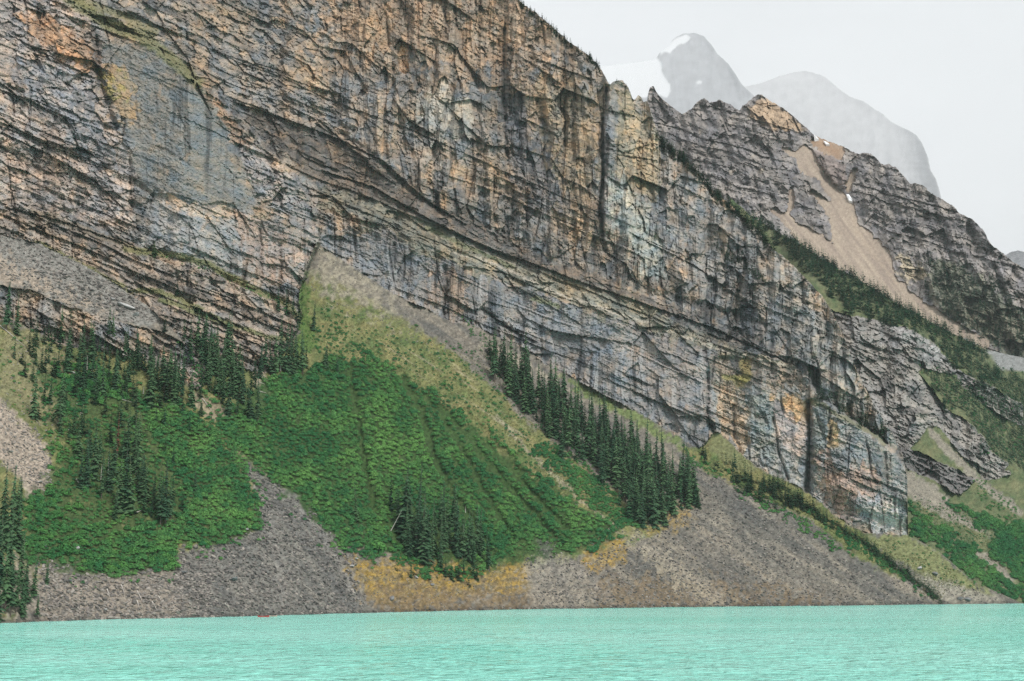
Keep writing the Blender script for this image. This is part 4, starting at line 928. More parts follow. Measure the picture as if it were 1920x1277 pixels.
trees([(967, 702, 67, 'tallest spruce at the upper left end of the long dark stand'), (1009, 745, 76), (1029, 752, 90), (1080, 795, 84), (1126, 835, 105), (1158, 850, 108), (1197, 870, 86), (1291, 940, 72), (1305, 950, 50), (1285, 945, 60), (1310, 953, 40), (1052, 862, 70), (1235, 965, 110), (1245, 985, 80), (1200, 985, 70), (1180, 975, 70), (1130, 910, 80), (1030, 820, 80), (1112, 860, 90), (1145, 880, 100), (1218, 940, 110), (1260, 930, 90), (1275, 935, 85)], S1, 'tall dark spruce in the long dense stand right of the grassy cone', g)
stand(BIGST, 195, 38, 104, S1, 'tall dark spruce in the long dense stand right of the grassy cone', g, 531, 7)
trees([(1161, 842, 50, 'rust-red dead spruce within the long dark stand')], S1, '', None, dead=True)
g = 'conifers on the grass strip below the pillared buttress'
stand([(1310, 855), (1400, 890), (1500, 930), (1510, 960), (1440, 945), (1340, 885)], 60, 16, 40, S1, 'small dark spruce on the grass strip below the pillared buttress', g, 543, 5)
trees([(1322, 870, 32), (1344, 872, 22), (1362, 882, 24), (1375, 905, 45), (1383, 905, 36), (1392, 903, 26), (1417, 938, 28), (1425, 935, 20), (1440, 905, 26), (1455, 935, 35), (1465, 940, 35), (1474, 938, 52), (1482, 948, 30), (1497, 935, 32), (1505, 948, 38), (1515, 955, 30), (1525, 960, 34), (1432, 940, 20), (1450, 925, 24), (1478, 920, 24), (1403, 915, 20), (1410, 920, 22), (1460, 915, 20), (1340, 880, 18), (1490, 945, 28)], S1, 'small dark spruce on the grass strip below the pillared buttress', g)
r_ = np.random.default_rng(541)
line = [(1500, 940), (1560, 985), (1612, 1012), (1660, 1050), (1700, 1078), (1740, 1108), (1762, 1128)]
lx = r_.uniform(1490, 1764, 240); ly = np.interp(lx, [q[0] for q in line], [q[1] for q in line]) + r_.uniform(-6, 9, 240)
trees([(a, b, float(c)) for a, b, c in zip(lx, ly, r_.uniform(11, 27, 240))], S1, 'small dark conifer in the row running down the talus edge', 'conifers in the row along the talus edge')
r_ = np.random.default_rng(542)
def on_crest(x0, x1, n, h0, h1, sheet, sky, off, label, group, seed):
    r = np.random.default_rng(seed); xs = r.uniform(x0, x1, n)
    trees([(a, sky(np.array(a)) + o, float(h)) for a, o, h in zip(xs, r.uniform(*off, n), r.uniform(h0, h1, n))], sheet, label, group)
on_crest(970, 1125, 90, 9, 21, S1, SKY1, (1, 11), 'tiny conifer on the crest of the high cliff', 'conifers on the cliff crest', 551)
trees([(1105, 108, 15), (1136, 158, 14), (1141, 160, 11), (1157, 153, 10), (1175, 163, 8)], S1, 'tiny conifer on the crest of the high cliff', 'conifers on the cliff crest')
on_crest(1229, 1450, 260, 11, 27, S1, SKY1, (-1, 13), 'small conifer on the descending edge of the high cliff', 'conifers along the descending cliff edge', 552)
stand([(1516, 702), (1540, 715), (1580, 755), (1640, 800), (1668, 832), (1640, 815), (1590, 785), (1535, 745)], 90, 12, 24, S1, 'small conifer in the sloping gully behind the pillared buttress', 'conifers in the gully behind the buttress', 553, 3)
trees([(1648, 812, 40), (1653, 815, 44), (1642, 806, 30)], S1, 'small conifer in the sloping gully behind the pillared buttress', 'conifers in the gully behind the buttress')
stand([(1335, 455), (1350, 458), (1390, 490), (1420, 505), (1440, 525), (1430, 530), (1395, 505), (1350, 475)], 60, 9, 19, S1, 'tiny conifer on the ledge across the upper cliff', 'conifers on the upper cliff ledge', 554, 3)
trees([(1430, 527, 26), (1411, 505, 20)], S1, 'tiny conifer on the ledge across the upper cliff', 'conifers on the upper cliff ledge')
fd = 'conifers on the far shoulder'
stand(F2A, 1250, 9, 27, S2, 'small conifer in the forest on the far shoulder', fd, 561, 1.8)
stand(F2B, 600, 8, 20, S2, 'small conifer in the forest on the far shoulder', fd, 562, 3)
stand(F2C, 480, 8, 20, S2, 'small conifer in the forest on the far shoulder', fd, 563, 3)
stand([(1640, 590), (1800, 660), (1800, 700), (1700, 640)], 60, 8, 15, S2, 'small conifer in the forest on the far shoulder', fd, 564, 4)
trees([(1716, 1000, 26), (1745, 1005, 30), (1713, 975, 15)], S2, 'dark little spruce on the bushy fan right of the buttress', 'conifers on the bushy fan right of the buttress')
fr = 'conifers on the ridge slope'
stand([(1740, 490), (1780, 492), (1850, 528), (1925, 590), (1925, 690), (1850, 640), (1790, 605), (1745, 565)], 800, 8, 17, S3, 'tiny conifer on the forested foot of the ridge', fr, 571, 2.0)
stand([(1700, 470), (1760, 480), (1740, 560), (1690, 500)], 50, 7, 14, S3, 'tiny conifer on the forested foot of the ridge', fr, 572, 3)

def world_of(sheet, xs, ys): return sheet.at(xs, ys)
TREES.sort(key=lambda q: -q[2])
pos = {}
for sh in (S1, S2, S3):
    ii = [i for i, q in enumerate(TREES) if q[3] is sh]
    pp = sh.at([TREES[i][0] for i in ii], [TREES[i][1] for i in ii])
    for i, p_ in zip(ii, pp): pos[i] = p_
singles = [i for i, q in enumerate(TREES) if not q[5]]
rest_room = 300 - len(singles)
solo = set(singles) | set([i for i, q in enumerate(TREES) if q[5]][:rest_room])
SPECIAL = {}
byg = {}
for i in sorted(solo):
    if TREES[i][5]: byg.setdefault(TREES[i][5], []).append(i)
for g_, ii in byg.items():
    if len(ii) < 5: continue
    for key, fn in (('tallest spruce', lambda i: -TREES[i][2]), ('leftmost spruce', lambda i: TREES[i][0]), ('rightmost spruce', lambda i: -TREES[i][0]), ('shortest spruce', lambda i: TREES[i][2]), ('lowest standing spruce', lambda i: -TREES[i][1]), ('highest standing spruce', lambda i: TREES[i][1])):
        c = sorted([i for i in ii if i not in SPECIAL and TREES[i][4] == TREES[ii[-1]][4]], key=fn)
        if c: SPECIAL[c[0]] = key + ' of the ' + g_
fv, ff, fc, nv = [], [], [], 0
LOW = [crown_arrays(700 + k, layers=9, per=5, radius=.15, start=.04, sub=False) for k in range(4)]
MID = [crown_arrays(710 + k, layers=20, per=7, radius=.12, start=.05, sub=False) for k in range(4)]
for i, q in enumerate(TREES):
    P = pos[i].astype(float); h = q[2] * P[1] / FPX
    wide = 1.0 if q[2] > 40 else 1.7
    if i in solo:
        P = P - [0, 0, .3]
        tree_thing(P, h, SPECIAL.get(i, q[4]), q[5], i, wide, q[6])
    else:
        V, F = (MID if q[2] > 30 else LOW)[i % 4]
        a = random.uniform(0, 6.28); ca, sa = math.cos(a), math.sin(a); w = h * wide * random.uniform(.85, 1.3)
        R = np.array([[ca, -sa, 0], [sa, ca, 0], [0, 0, 1]])
        fv.append((V @ R.T) * [w, w, h] + P - [0, 0, .5]); ff.append(np.array(F) + nv); nv += len(V)
        g_ = random.uniform(.55, 1.25); fc.append(np.repeat(np.array([[(.029 if q[3] is S1 else .038) * g_ * random.uniform(.8, 1.35), (.070 if q[3] is S1 else .098) * g_, (.032 if q[3] is S1 else .056) * g_]]), len(V), 0))
forest = link_mesh('conifer_forest', np.concatenate(fv), np.concatenate(ff), rock_mat('forest_needles', .8, .01, .25), np.concatenate(fc))
forest['kind'] = 'stuff'

# ------------------------------------------------------------------ scattered cover: shrubs, grass tufts, stones (instances, past counting)
def bush_arrays(seed, n=110, flat=.85, size=.30):
    r = np.random.default_rng(seed); V = []; F = []
    lob = r.normal(size=(5, 3)); lob /= np.linalg.norm(lob, axis=1)[:, None]; lob[:, 2] = np.abs(lob[:, 2])
    for _ in range(n):
        d = r.normal(size=3); d /= np.linalg.norm(d); d[2] = abs(d[2]) * 1.1 - .12
        rad = .62 + .34 * max(0, (lob @ d).max()) ** 3 + r.uniform(-.1, .06)
        c = d * rad; c[2] *= flat
        nrm = d + r.normal(size=3) * .32 + np.array([0, 0, .25]); nrm /= np.linalg.norm(nrm)
        u = np.cross(nrm, r.normal(size=3)); u /= np.linalg.norm(u); v = np.cross(nrm, u)
        s = size * r.uniform(.55, 1.15); n0 = len(V)
        V += [c - u * s * .9, c + v * s * .5 + nrm * .03, c + u * s * .9, c - v * s * .5 + nrm * .03]; F += [(n0, n0 + 1, n0 + 2, n0 + 3)]
    return V, F
def stone_arrays(seed, sub=1):
    r = np.random.default_rng(seed)
    me = bpy.data.meshes.new('tmp')
    import bmesh
    bm = bmesh.new(); bmesh.ops.create_icosphere(bm, subdivisions=sub, radius=1)
    cut = [(lambda a: a / np.linalg.norm(a))(r.normal(size=3)) for _ in range(7)]; off = r.uniform(.45, .8, 7)
    sc_ = np.array([r.uniform(.8, 1.4), r.uniform(.7, 1.1), r.uniform(.4, .75)])
    V = []
    for v in bm.verts:
        c = np.array(v.co)
        for n_, o_k in zip(cut, off):
            dd = c @ n_
            if dd > o_k: c = c - n_ * (dd - o_k)
        V.append(c * sc_)
    F = [[w.index for w in f.verts] for f in bm.faces]
    bm.free(); bpy.data.meshes.remove(me)
    return V, F
def tuft_arrays(seed):
    r = np.random.default_rng(seed); V = []; F = []
    for _ in range(16):
        a = r.uniform(0, 6.28); b0 = np.array([r.uniform(-.5, .5), r.uniform(-.5, .5), -.1]); d = np.array([math.cos(a), math.sin(a), 0])
        h = r.uniform(.35, .8); s_ = np.array([-d[1], d[0], 0]) * .16; n = len(V)
        V += [b0 - s_, b0 + s_, b0 + d * .35 + [0, 0, h]]; F += [(n, n + 1, n + 2)]
    return V, F
def library(name, arrays, mat):
    c = bpy.data.collections.new(name)
    for V, F in arrays: c.objects.link(bpy.data.objects.new(name, tri_mesh(name, V, F, mat)))
    return c
def scatter(name, P, scale, rot, tint, idx, lib):
    me = bpy.data.meshes.new(name); me.vertices.add(len(P)); me.vertices.foreach_set('co', np.ascontiguousarray(P, np.float32).ravel())
    for nm, ty, dat in (('scl', 'FLOAT', scale), ('tint', 'FLOAT', tint), ('idx', 'INT', idx)):
        a = me.attributes.new(nm, ty, 'POINT'); a.data.foreach_set('value', np.ascontiguousarray(dat, np.int32 if ty == 'INT' else np.float32))
    a = me.attributes.new('rot', 'FLOAT_VECTOR', 'POINT'); a.data.foreach_set('vector', np.ascontiguousarray(rot, np.float32).ravel())
    o = bpy.data.objects.new(name, me); COL.objects.link(o); o['kind'] = 'stuff'
    ng = bpy.data.node_groups.new(name, 'GeometryNodeTree')
    ng.interface.new_socket('Geometry', in_out='INPUT', socket_type='NodeSocketGeometry'); ng.interface.new_socket('Geometry', in_out='OUTPUT', socket_type='NodeSocketGeometry')
    gi = ng.nodes.new('NodeGroupInput'); go = ng.nodes.new('NodeGroupOutput')
    ins = ng.nodes.new('GeometryNodeInstanceOnPoints'); ci = ng.nodes.new('GeometryNodeCollectionInfo')
    ci.inputs['Collection'].default_value = lib; ci.inputs['Separate Children'].default_value = True; ci.inputs['Reset Children'].default_value = True
    ins.inputs['Pick Instance'].default_value = True
    def att(nm, ty):
        n = ng.nodes.new('GeometryNodeInputNamedAttribute'); n.data_type = ty; n.inputs['Name'].default_value = nm
        return [s for s in n.outputs if s.enabled and s.name == 'Attribute'][0]
    l = ng.links.new
    l(gi.outputs[0], ins.inputs['Points']); l(ci.outputs[0], ins.inputs['Instance']); l(att('idx', 'INT'), ins.inputs['Instance Index'])
    l(att('rot', 'FLOAT_VECTOR'), ins.inputs['Rotation']); l(att('scl', 'FLOAT'), ins.inputs['Scale']); l(ins.outputs[0], go.inputs[0])
    md = o.modifiers.new('scatter', 'NODES'); md.node_group = ng
    return o
BUSHES = library('shrub_shape', [bush_arrays(800 + k, 190, (.8, .95, 1.1, .7, .85)[k], .2) for k in range(5)], M_BUSH)
TUFTS = library('tuft_shape', [tuft_arrays(820 + k) for k in range(3)], M_GRASS)
STONES = library('stone_shape', [stone_arrays(840 + k) for k in range(6)], M_STONE)

def not_furrow(xs, ys):
    d = np.full(xs.shape, 1e9)
    for fpts in FUR: d = np.minimum(d, segdist(xs + 4 * vnoise(xs / 20, ys / 20, 900), ys, fpts))
    return d > 4.5 + 3.0 * (vnoise(xs / 35, ys / 35, 901) > -.2)
SHRUB_L = [(262, 772), (330, 752), (385, 790), (440, 850), (465, 890), (480, 930), (490, 990), (420, 1026), (400, 1028), (330, 1022), (320, 1068), (160, 1080), (150, 1040), (250, 990), (330, 985), (340, 930), (320, 880), (290, 830)]
SHRUB_L2 = [(100, 700), (200, 690), (260, 730), (300, 745), (270, 770), (230, 740), (160, 760), (110, 740)]
SHRUB_L3 = [(60, 930), (110, 910), (130, 985), (230, 985), (160, 1020), (150, 1050), (100, 1060), (40, 1045), (40, 960)]
SHRUB_R = [(1040, 840), (1100, 880), (1150, 930), (1200, 995), (1165, 992), (1110, 950), (1060, 900), (1000, 845), (1010, 830)]
SHRUB_M = [(740, 1010), (780, 1060), (870, 1070), (900, 1078), (880, 1090), (780, 1078), (745, 1050)]
pts, rad, tnt, shs = [], [], [], []
def bushes(poly, n, r0, r1, t0, t1, sheet, seed, ok=None, mind=0):
    q = in_poly(poly, n, seed=seed, ok=ok, mind=mind); r = np.random.default_rng(seed + 3)
    k = len(q); wob = fbm(q[:, 0] / 62, q[:, 1] / 62, 3, 905)
    lightp = np.exp(-(((q[:, 0] - 730) / 70) ** 2 + ((q[:, 1] - 850) / 60) ** 2)) * .65
    P = sheet.at(q[:, 0], q[:, 1]); R = (r0 + (r1 - r0) * r.random(k) ** 1.5) * P[:, 1] / FPX
    pts.append(P); rad.append(R); tnt.append(np.clip(t0 + (t1 - t0) * (.42 + wob * 1.25 + r.normal(0, .22, k)) + lightp, 0, 1))
bushes(SHRUB1, 4400, 3.4, 7.8, 0, .85, S1, 601, not_furrow, 4.3)
bushes(SHRUB_L, 1350, 3.8, 8.8, 0, .85, S1, 602, None, 4.6)
bushes([(60, 690), (260, 735), (140, 780), (130, 900), (90, 830)], 200, 3., 7., 0, .7, S1, 6031)
bushes([(130, 780), (260, 770), (330, 930), (330, 985), (150, 985), (130, 900)], 420, 3.2, 7.5, 0, .8, S1, 6032, None, 5)
bushes([(380, 760), (700, 640), (800, 700), (1000, 860), (1200, 1010), (1100, 1050), (980, 1030), (900, 1095), (640, 1060), (560, 985), (440, 850)], 560, 2.2, 6.0, 0, .7, S1, 6041, lambda a, b: fbm(a / 30, b / 30, 2, 6042) > .05)
bushes([(40, 900), (330, 720), (460, 800), (525, 1020), (440, 1050), (330, 1060), (320, 1095), (140, 1100), (30, 1060)], 380, 2.2, 6.0, 0, .7, S1, 6043, lambda a, b: (fbm(a / 30, b / 30, 2, 6044) > .0))
bushes(SHRUB_L2, 350, 4.0, 7.5, .05, .5, S1, 603)
bushes(SHRUB_L3, 500, 4.0, 7.5, .1, .6, S1, 604)
bushes([(920, 985), (1010, 975), (1100, 1015), (1070, 1042), (1000, 1012), (950, 1052), (900, 1070)], 150, 3.4, 7.5, .1, .7, S1, 6051, None, 5)
bushes([(600, 960), (640, 1000), (720, 1040), (700, 1052), (640, 1030), (600, 985)], 60, 3.4, 7.5, .1, .7, S1, 6052, None, 5)
bushes(SHRUB_R, 700, 3.2, 5.5, .05, .5, S1, 605)
bushes(SHRUB_M, 160, 3.0, 5.5, .0, .4, S1, 606)
bushes([(600, 560), (760, 640), (900, 650), (1060, 790), (1200, 980), (1150, 990), (960, 850), (800, 740), (700, 660), (620, 665)], 900, 1.5, 4.4, .0, .4, S1, 607)
bushes([(600, 600), (660, 620), (700, 660), (600, 680), (585, 640)], 110, 2.4, 4.6, .0, .3, S1, 608)
bushes([(0, 600), (120, 640), (170, 720), (120, 860), (100, 900), (90, 830), (0, 740)], 170, 2.0, 5.0, .1, .7, S1, 609)
bushes([(90, 830), (130, 830), (140, 980), (110, 980)], 60, 3, 6, .3, .8, S1, 610)
bushes([(1250, 830), (1340, 880), (1440, 940), (1560, 1010), (1600, 1040), (1560, 1030), (1440, 955), (1330, 890)], 380, 2.0, 4.2, .2, .7, S1, 611)
bushes([(1500, 945), (1612, 1015), (1700, 1080), (1762, 1128), (1740, 1118), (1690, 1085), (1600, 1025), (1520, 970)], 380, 2.2, 4.2, .0, .3, S1, 612)
bushes([(1580, 1012), (1600, 1010), (1615, 1030), (1590, 1032)], 30, 2.5, 4.5, .0, .3, S1, 613)
bushes([(860, 590), (900, 620), (960, 660), (900, 650), (870, 620)], 60, 1.6, 3.2, .2, .6, S1, 614)
bushes([(235, 463), (330, 480), (450, 525), (520, 555), (580, 600), (500, 570), (400, 520)], 90, 1.3, 3.4, .3, .9, S1, 615)
bushes([(556, 600), (572, 500), (580, 560), (590, 650), (560, 690)], 70, 1.4, 3.0, .4, .9, S1, 616)
bushes([(1640, 1000), (1760, 1040), (1880, 1110), (1800, 1100), (1700, 1060)], 110, 1.2, 3.0, .1, .5, S1, 617)
bushes([(340, 640), (400, 680), (470, 780), (500, 770), (510, 720), (560, 700), (450, 850), (400, 800), (370, 740)], 260, 3.0, 6.0, .1, .5, S1, 618)
bushes(BUSH2A, 1200, 2.4, 6.5, .0, .6, S2, 621)
bushes(BUSH2B, 1000, 2.6, 7, .0, .6, S2, 622)
bushes([(1700, 930), (1760, 940), (1870, 1010), (1900, 1060), (1850, 1040), (1790, 990)], 160, 1.5, 3.2, .0, .5, S2, 623)
bushes(F2B, 150, 2.4, 4.0, .0, .3, S2, 624)
bushes([(1820, 900), (1850, 905), (1920, 960), (1920, 990), (1860, 965)], 120, 1.8, 3.6, .1, .6, S2, 625)
bushes([(1790, 690), (1930, 700), (1930, 850), (1850, 800)], 130, 2., 3.4, .0, .3, S2, 626)
bushes([(1395, 390), (1520, 465), (1640, 540), (1760, 610), (1850, 655), (1740, 640), (1600, 580), (1480, 480)], 160, 2., 3.2, .0, .3, S2, 627)
P = np.concatenate(pts); R = np.concatenate(rad); T = np.concatenate(tnt); n = len(P)
P[:, 2] += R * .35
rot = np.zeros((n, 3)); rot[:, 2] = rng.uniform(0, 6.28, n); rot[:, :2] = rng.normal(0, .12, (n, 2))
scatter('shrub_thicket', P, R, rot, T, rng.integers(0, 5, n), BUSHES)

pts, rad, tnt = [], [], []
def grass(poly, n, r0, r1, t0, t1, sheet, seed):
    q = in_poly(poly, n, seed=seed); r = np.random.default_rng(seed); P = sheet.at(q[:, 0], q[:, 1])
    w = fbm(q[:, 0] / 25, q[:, 1] / 25, 3, 911)
    pts.append(P); rad.append(r.uniform(r0, r1, len(q)) * P[:, 1] / FPX); tnt.append(np.clip(t0 + (t1 - t0) * (.5 + .8 * w + r.uniform(-.3, .3, len(q))), 0, 1))
grass([(600, 560), (760, 640), (920, 660), (1060, 790), (1240, 980), (1150, 1000), (960, 850), (800, 740), (700, 660), (600, 660)], 4200, 1.2, 2.4, 0, .8, S1, 631)
grass([(0, 600), (250, 660), (300, 740), (130, 900), (90, 830), (0, 740)], 1800, 1.2, 2.6, 0, .8, S1, 632)
grass([(1320, 845), (1400, 865), (1560, 970), (1640, 1010), (1830, 1095), (1760, 1125), (1600, 1040), (1430, 935)], 2400, 1.2, 2.4, 0, .8, S1, 633)
grass([(650, 1040), (760, 1055), (900, 1085), (985, 1030), (995, 1090), (900, 1110), (720, 1135), (675, 1085)], 1500, 1.0, 2.0, .8, 1, S1, 634)
grass([(1700, 935), (1800, 950), (1880, 1040), (1900, 1080), (1800, 1010), (1720, 960)], 900, 1.2, 2.2, 0, .7, S2, 635)
P = np.concatenate(pts); R = np.concatenate(rad); T = np.concatenate(tnt); n = len(P)
rot = np.zeros((n, 3)); rot[:, 2] = rng.uniform(0, 6.28, n)
scatter('grass_tufts', P, R, rot, T, rng.integers(0, 3, n), TUFTS)

pts, rad, tnt = [], [], []
def stones(poly, n, r0, r1, t0, t1, sheet, seed, k=2.4):
    q = in_poly(poly, n, seed=seed); r = np.random.default_rng(seed); P = sheet.at(q[:, 0], q[:, 1])
    s = r0 + (r1 - r0) * r.random(len(q)) ** k; 
    pts.append(P); rad.append(s * P[:, 1] / FPX); tnt.append(np.clip(t0 + (t1 - t0) * r.random(len(q)) ** 1.4, 0, 1))
stones([(430, 845), (520, 905), (610, 995), (650, 1040), (690, 1138), (690, 1152), (400, 1158), (330, 1100), (330, 1030), (420, 1025), (490, 995), (475, 900)], 6000, .8, 5.2, .05, .75, S1, 641)
stones([(75, 1050), (160, 1085), (320, 1070), (400, 1080), (400, 1158), (70, 1166)], 3000, .9, 6, .2, 1, S1, 642)
stones([(1250, 950), (1290, 870), (1450, 955), (1560, 1040), (1775, 1131), (1280, 1138), (1000, 1142), (985, 1040), (1010, 1003), (1080, 1060), (1190, 1010)], 9000, .7, 3.6, .05, .8, S1, 643)
stones([(0, 437), (70, 453), (167, 503), (267, 567), (300, 605), (200, 600), (100, 560), (0, 515)], 2600, .7, 4.2, .05, .9, S1, 644)
stones([(0, 745), (40, 790), (90, 830), (95, 890), (70, 940), (0, 860)], 1200, .8, 4.2, .3, 1, S1, 645)
stones([(595, 455), (640, 490), (740, 552), (870, 615), (920, 660), (1200, 790), (1100, 742), (850, 680), (680, 600), (585, 540)], 2200, .6, 1.9, .3, 1, S1, 646)
stones([(660, 1060), (960, 1060), (1000, 1140), (700, 1148)], 900, .6, 2.4, .1, .9, S1, 647)
stones([(1650, 1060), (1760, 1080), (1900, 1130), (1790, 1131)], 500, .6, 2.6, .1, .8, S1, 648)
stones([(0, 600), (130, 640), (200, 720), (100, 860), (0, 740)], 500, .8, 3.2, .5, 1, S1, 649)
stones([(930, 780), (1010, 860), (1110, 955), (1190, 1030), (1150, 1000), (1050, 910)], 250, .7, 2.2, .5, 1, S1, 650)
stones([(1690, 875), (1787, 935), (1860, 1000), (1740, 955), (1700, 930)], 400, .6, 1.8, .3, .9, S2, 651)
stones([(1745, 795), (1803, 858), (1920, 955), (1920, 975), (1815, 890), (1740, 810)], 400, .6, 1.8, .3, .9, S2, 652)
lx = rng.uniform(0, 1780, 1500); q_ = np.stack([lx, shore_y(lx) - rng.exponential(1.6, 1500)], 1); P_ = S1.at(q_[:, 0], q_[:, 1])
pts.append(P_); rad.append((.6 + 2.6 * rng.random(1500) ** 4) * P_[:, 1] / FPX); tnt.append(rng.random(1500) ** 2 * .7)
stones([(330, 1040), (430, 1000), (560, 950), (640, 1060), (680, 1140), (330, 1150)], 90, 3, 7, .1, .6, S1, 653, 3)
stones([(90, 1080), (330, 1080), (400, 1150), (80, 1160)], 90, 3, 7, .3, .9, S1, 654, 3)
stones([(1010, 1010), (1280, 930), (1450, 970), (1740, 1130), (1000, 1138)], 160, 2, 5, .1, .8, S1, 655, 3)
stones([(60, 460), (180, 515), (280, 580), (220, 595), (100, 540)], 240, 2.5, 7, .1, .8, S1, 656, 2)
P = np.concatenate(pts); R = np.concatenate(rad); T = np.concatenate(tnt); n = len(P); T = np.clip(T + .55 * (rng.random(n) < .12), 0, 1)
rot = rng.uniform(0, 6.28, (n, 3)); rot[:, :2] *= .12
scatter('loose_scree', P, R, rot, T, rng.integers(0, 6, n), STONES)

# ------------------------------------------------------------------ single bushes
BUSH_ME = [tri_mesh('bush', *bush_arrays(860 + k, n=260, size=.2), M_BUSH_ONE) for k in range(5)]
def bush(px, py, r, label, group, k):
    P = S1.at([px], [py])[0].astype(float); R = r * P[1] / FPX
    o = bpy.data.objects.new('bush', BUSH_ME[k % 5]); COL.objects.link(o)
    o.location = P + [0, 0, R * .1]; o.scale = (R, R, R * random.uniform(.8, 1.05)); o.rotation_euler = (0, 0, random.uniform(0, 6.28))
    o['label'] = label; o['category'] = 'bush'
    if group: o['group'] = group
for k, (a, b_, r, l_) in enumerate([(345, 872, 17, 'round green bush beside the thin yellow-green trail on the left slope'), (118, 1035, 20, 'dark green bush by the pale boulder at the left end of the lower fringe'), (710, 1030, 22, 'low green bush on the yellow moss left of the conifer clump'),
                                    (40, 703, 9, 'round bush beside a leaning dead trunk at the far left'), (82, 748, 8, 'round bush on stony grass above the pink scree at left'), (94, 915, 11, 'round bush at the right edge of the pink scree patch'),
                                    (95, 842, 9, 'bush on grass just above the pink scree patch'), (95, 880, 9, 'bush beside the middle of the pink scree patch'), (862, 775, 12, 'dark round bush at the upper right edge of the shrub slope'), (832, 722, 7, 'dark round bush standing on the striped grass cone'), (780, 612, 5, 'small dark bush high on the striped grass cone')]):
    bush(a, b_, r, l_, None, k)
for gi_, (poly, n, r0, r1, lab, grp, sd, md_) in enumerate([
        ([(150, 1040), (330, 1025), (322, 1062), (200, 1078), (150, 1070)], 22, 9, 15, 'rounded green bush in the fringe above the left scree shore', 'bushes fringing the left shore scree', 661, 12),
        ([(60, 940), (125, 900), (150, 985), (240, 990), (130, 1040), (70, 1010)], 26, 8, 14, 'rounded green bush on the slope left of the conifer stand', 'bushes left of the conifer stand', 662, 12),
        ([(90, 680), (160, 690), (260, 735), (210, 770), (110, 735)], 22, 7, 13, 'rounded green bush below the small brown cliff', 'bushes below the small cliff', 663, 12),
        ([(745, 1010), (880, 1060), (905, 1080), (800, 1078), (735, 1040)], 18, 6, 10, 'bushy green shrub among young spruces on the moss', 'shrubs on the yellow moss', 664, 9),
        ([(400, 1000), (470, 940), (490, 985), (430, 1020)], 10, 8, 13, 'rounded green bush at the scree edge of the left shrub slope', 'bushes along the scree edge', 665, 11)]):
    for k, (a, b_) in enumerate(in_poly(poly, n, seed=sd, mind=md_)): bush(a, b_, random.uniform(r0, r1), lab, grp, k + gi_)

# ------------------------------------------------------------------ boulders, logs, dead trunks, snow patches
def boulder(px, py, r, label, dark=False, flat=1., k=0):
    P = S1.at([px], [py])[0].astype(float); R = r * P[1] / FPX
    V, F = stone_arrays(870 + k, 2)
    o = bpy.data.objects.new('boulder', tri_mesh('boulder', V, F, M_BOULDER_D if dark else M_BOULDER)); COL.objects.link(o)
    o.location = P + [0, -.3 * R, R * .15]; o.scale = (R, R, R * flat); o.rotation_euler = (random.uniform(-.2, .2), random.uniform(0, .5), random.uniform(0, 6.28))
    o['label'] = label; o['category'] = 'boulder'
for k, q in enumerate([(464, 992, 5, 'small white boulder at the scree edge below the left shrub slope'), (146, 1027, 6.5, 'pale boulder between two dark bushes above the left shore'), (347, 1073, 10, 'large flat grey slab lying on the scree below the bushes', True, .5), (437, 1088, 9, 'long grey slab in the middle of the dark scree', True, .5),
                       (1725, 1067, 8, 'pale round boulder on grass at right near the water'), (1752, 1077, 7, 'dark boulder right of the pale round boulder', True), (1814, 1125, 9, 'large dark boulder at the waterline far right', True, .7), (1799, 1122, 7, 'dark angular boulder just left of the largest waterline boulder', True), (669, 1048, 5, 'pale boulder on the yellow moss edge beside the shrubs'),
                       (660, 1061, 5, 'pale block where the yellow moss meets the dark scree'), (86, 1023, 4.5, 'pale stone under bushes near the left edge stand'), (780, 1083, 4.5, 'grey upright stone below the young spruces on the moss'), (735, 1122, 7, 'dark boulder low on the yellow moss near the water', True), (810, 1096, 5, 'dark boulder in the middle of the yellow moss', True),
                       (238, 577, 14, 'big pale slab at the lower tip of the upper rubble field', False, .6), (258, 592, 10, 'pale slab just below the big slab of the upper rubble', False, .6), (212, 562, 7, 'pale block beside the grass strip above the rubble tip'), (136, 698, 6, 'pale grey rock standing among bushes below the small cliff'), (20, 847, 7, 'long pale block in the pink scree patch', False, .6), (75, 905, 8, 'flat pale slab at the bottom of the pink scree patch', False, .5), (300, 1087, 7, 'pale flat stone on the left shore scree', False, .5), (130, 1090, 6, 'grey block in the pinkish shore scree', True), (197, 1144, 5, 'orange-tan stone near the waterline at left')]):
    boulder(*q[:4], *(q[4:]), k=k)

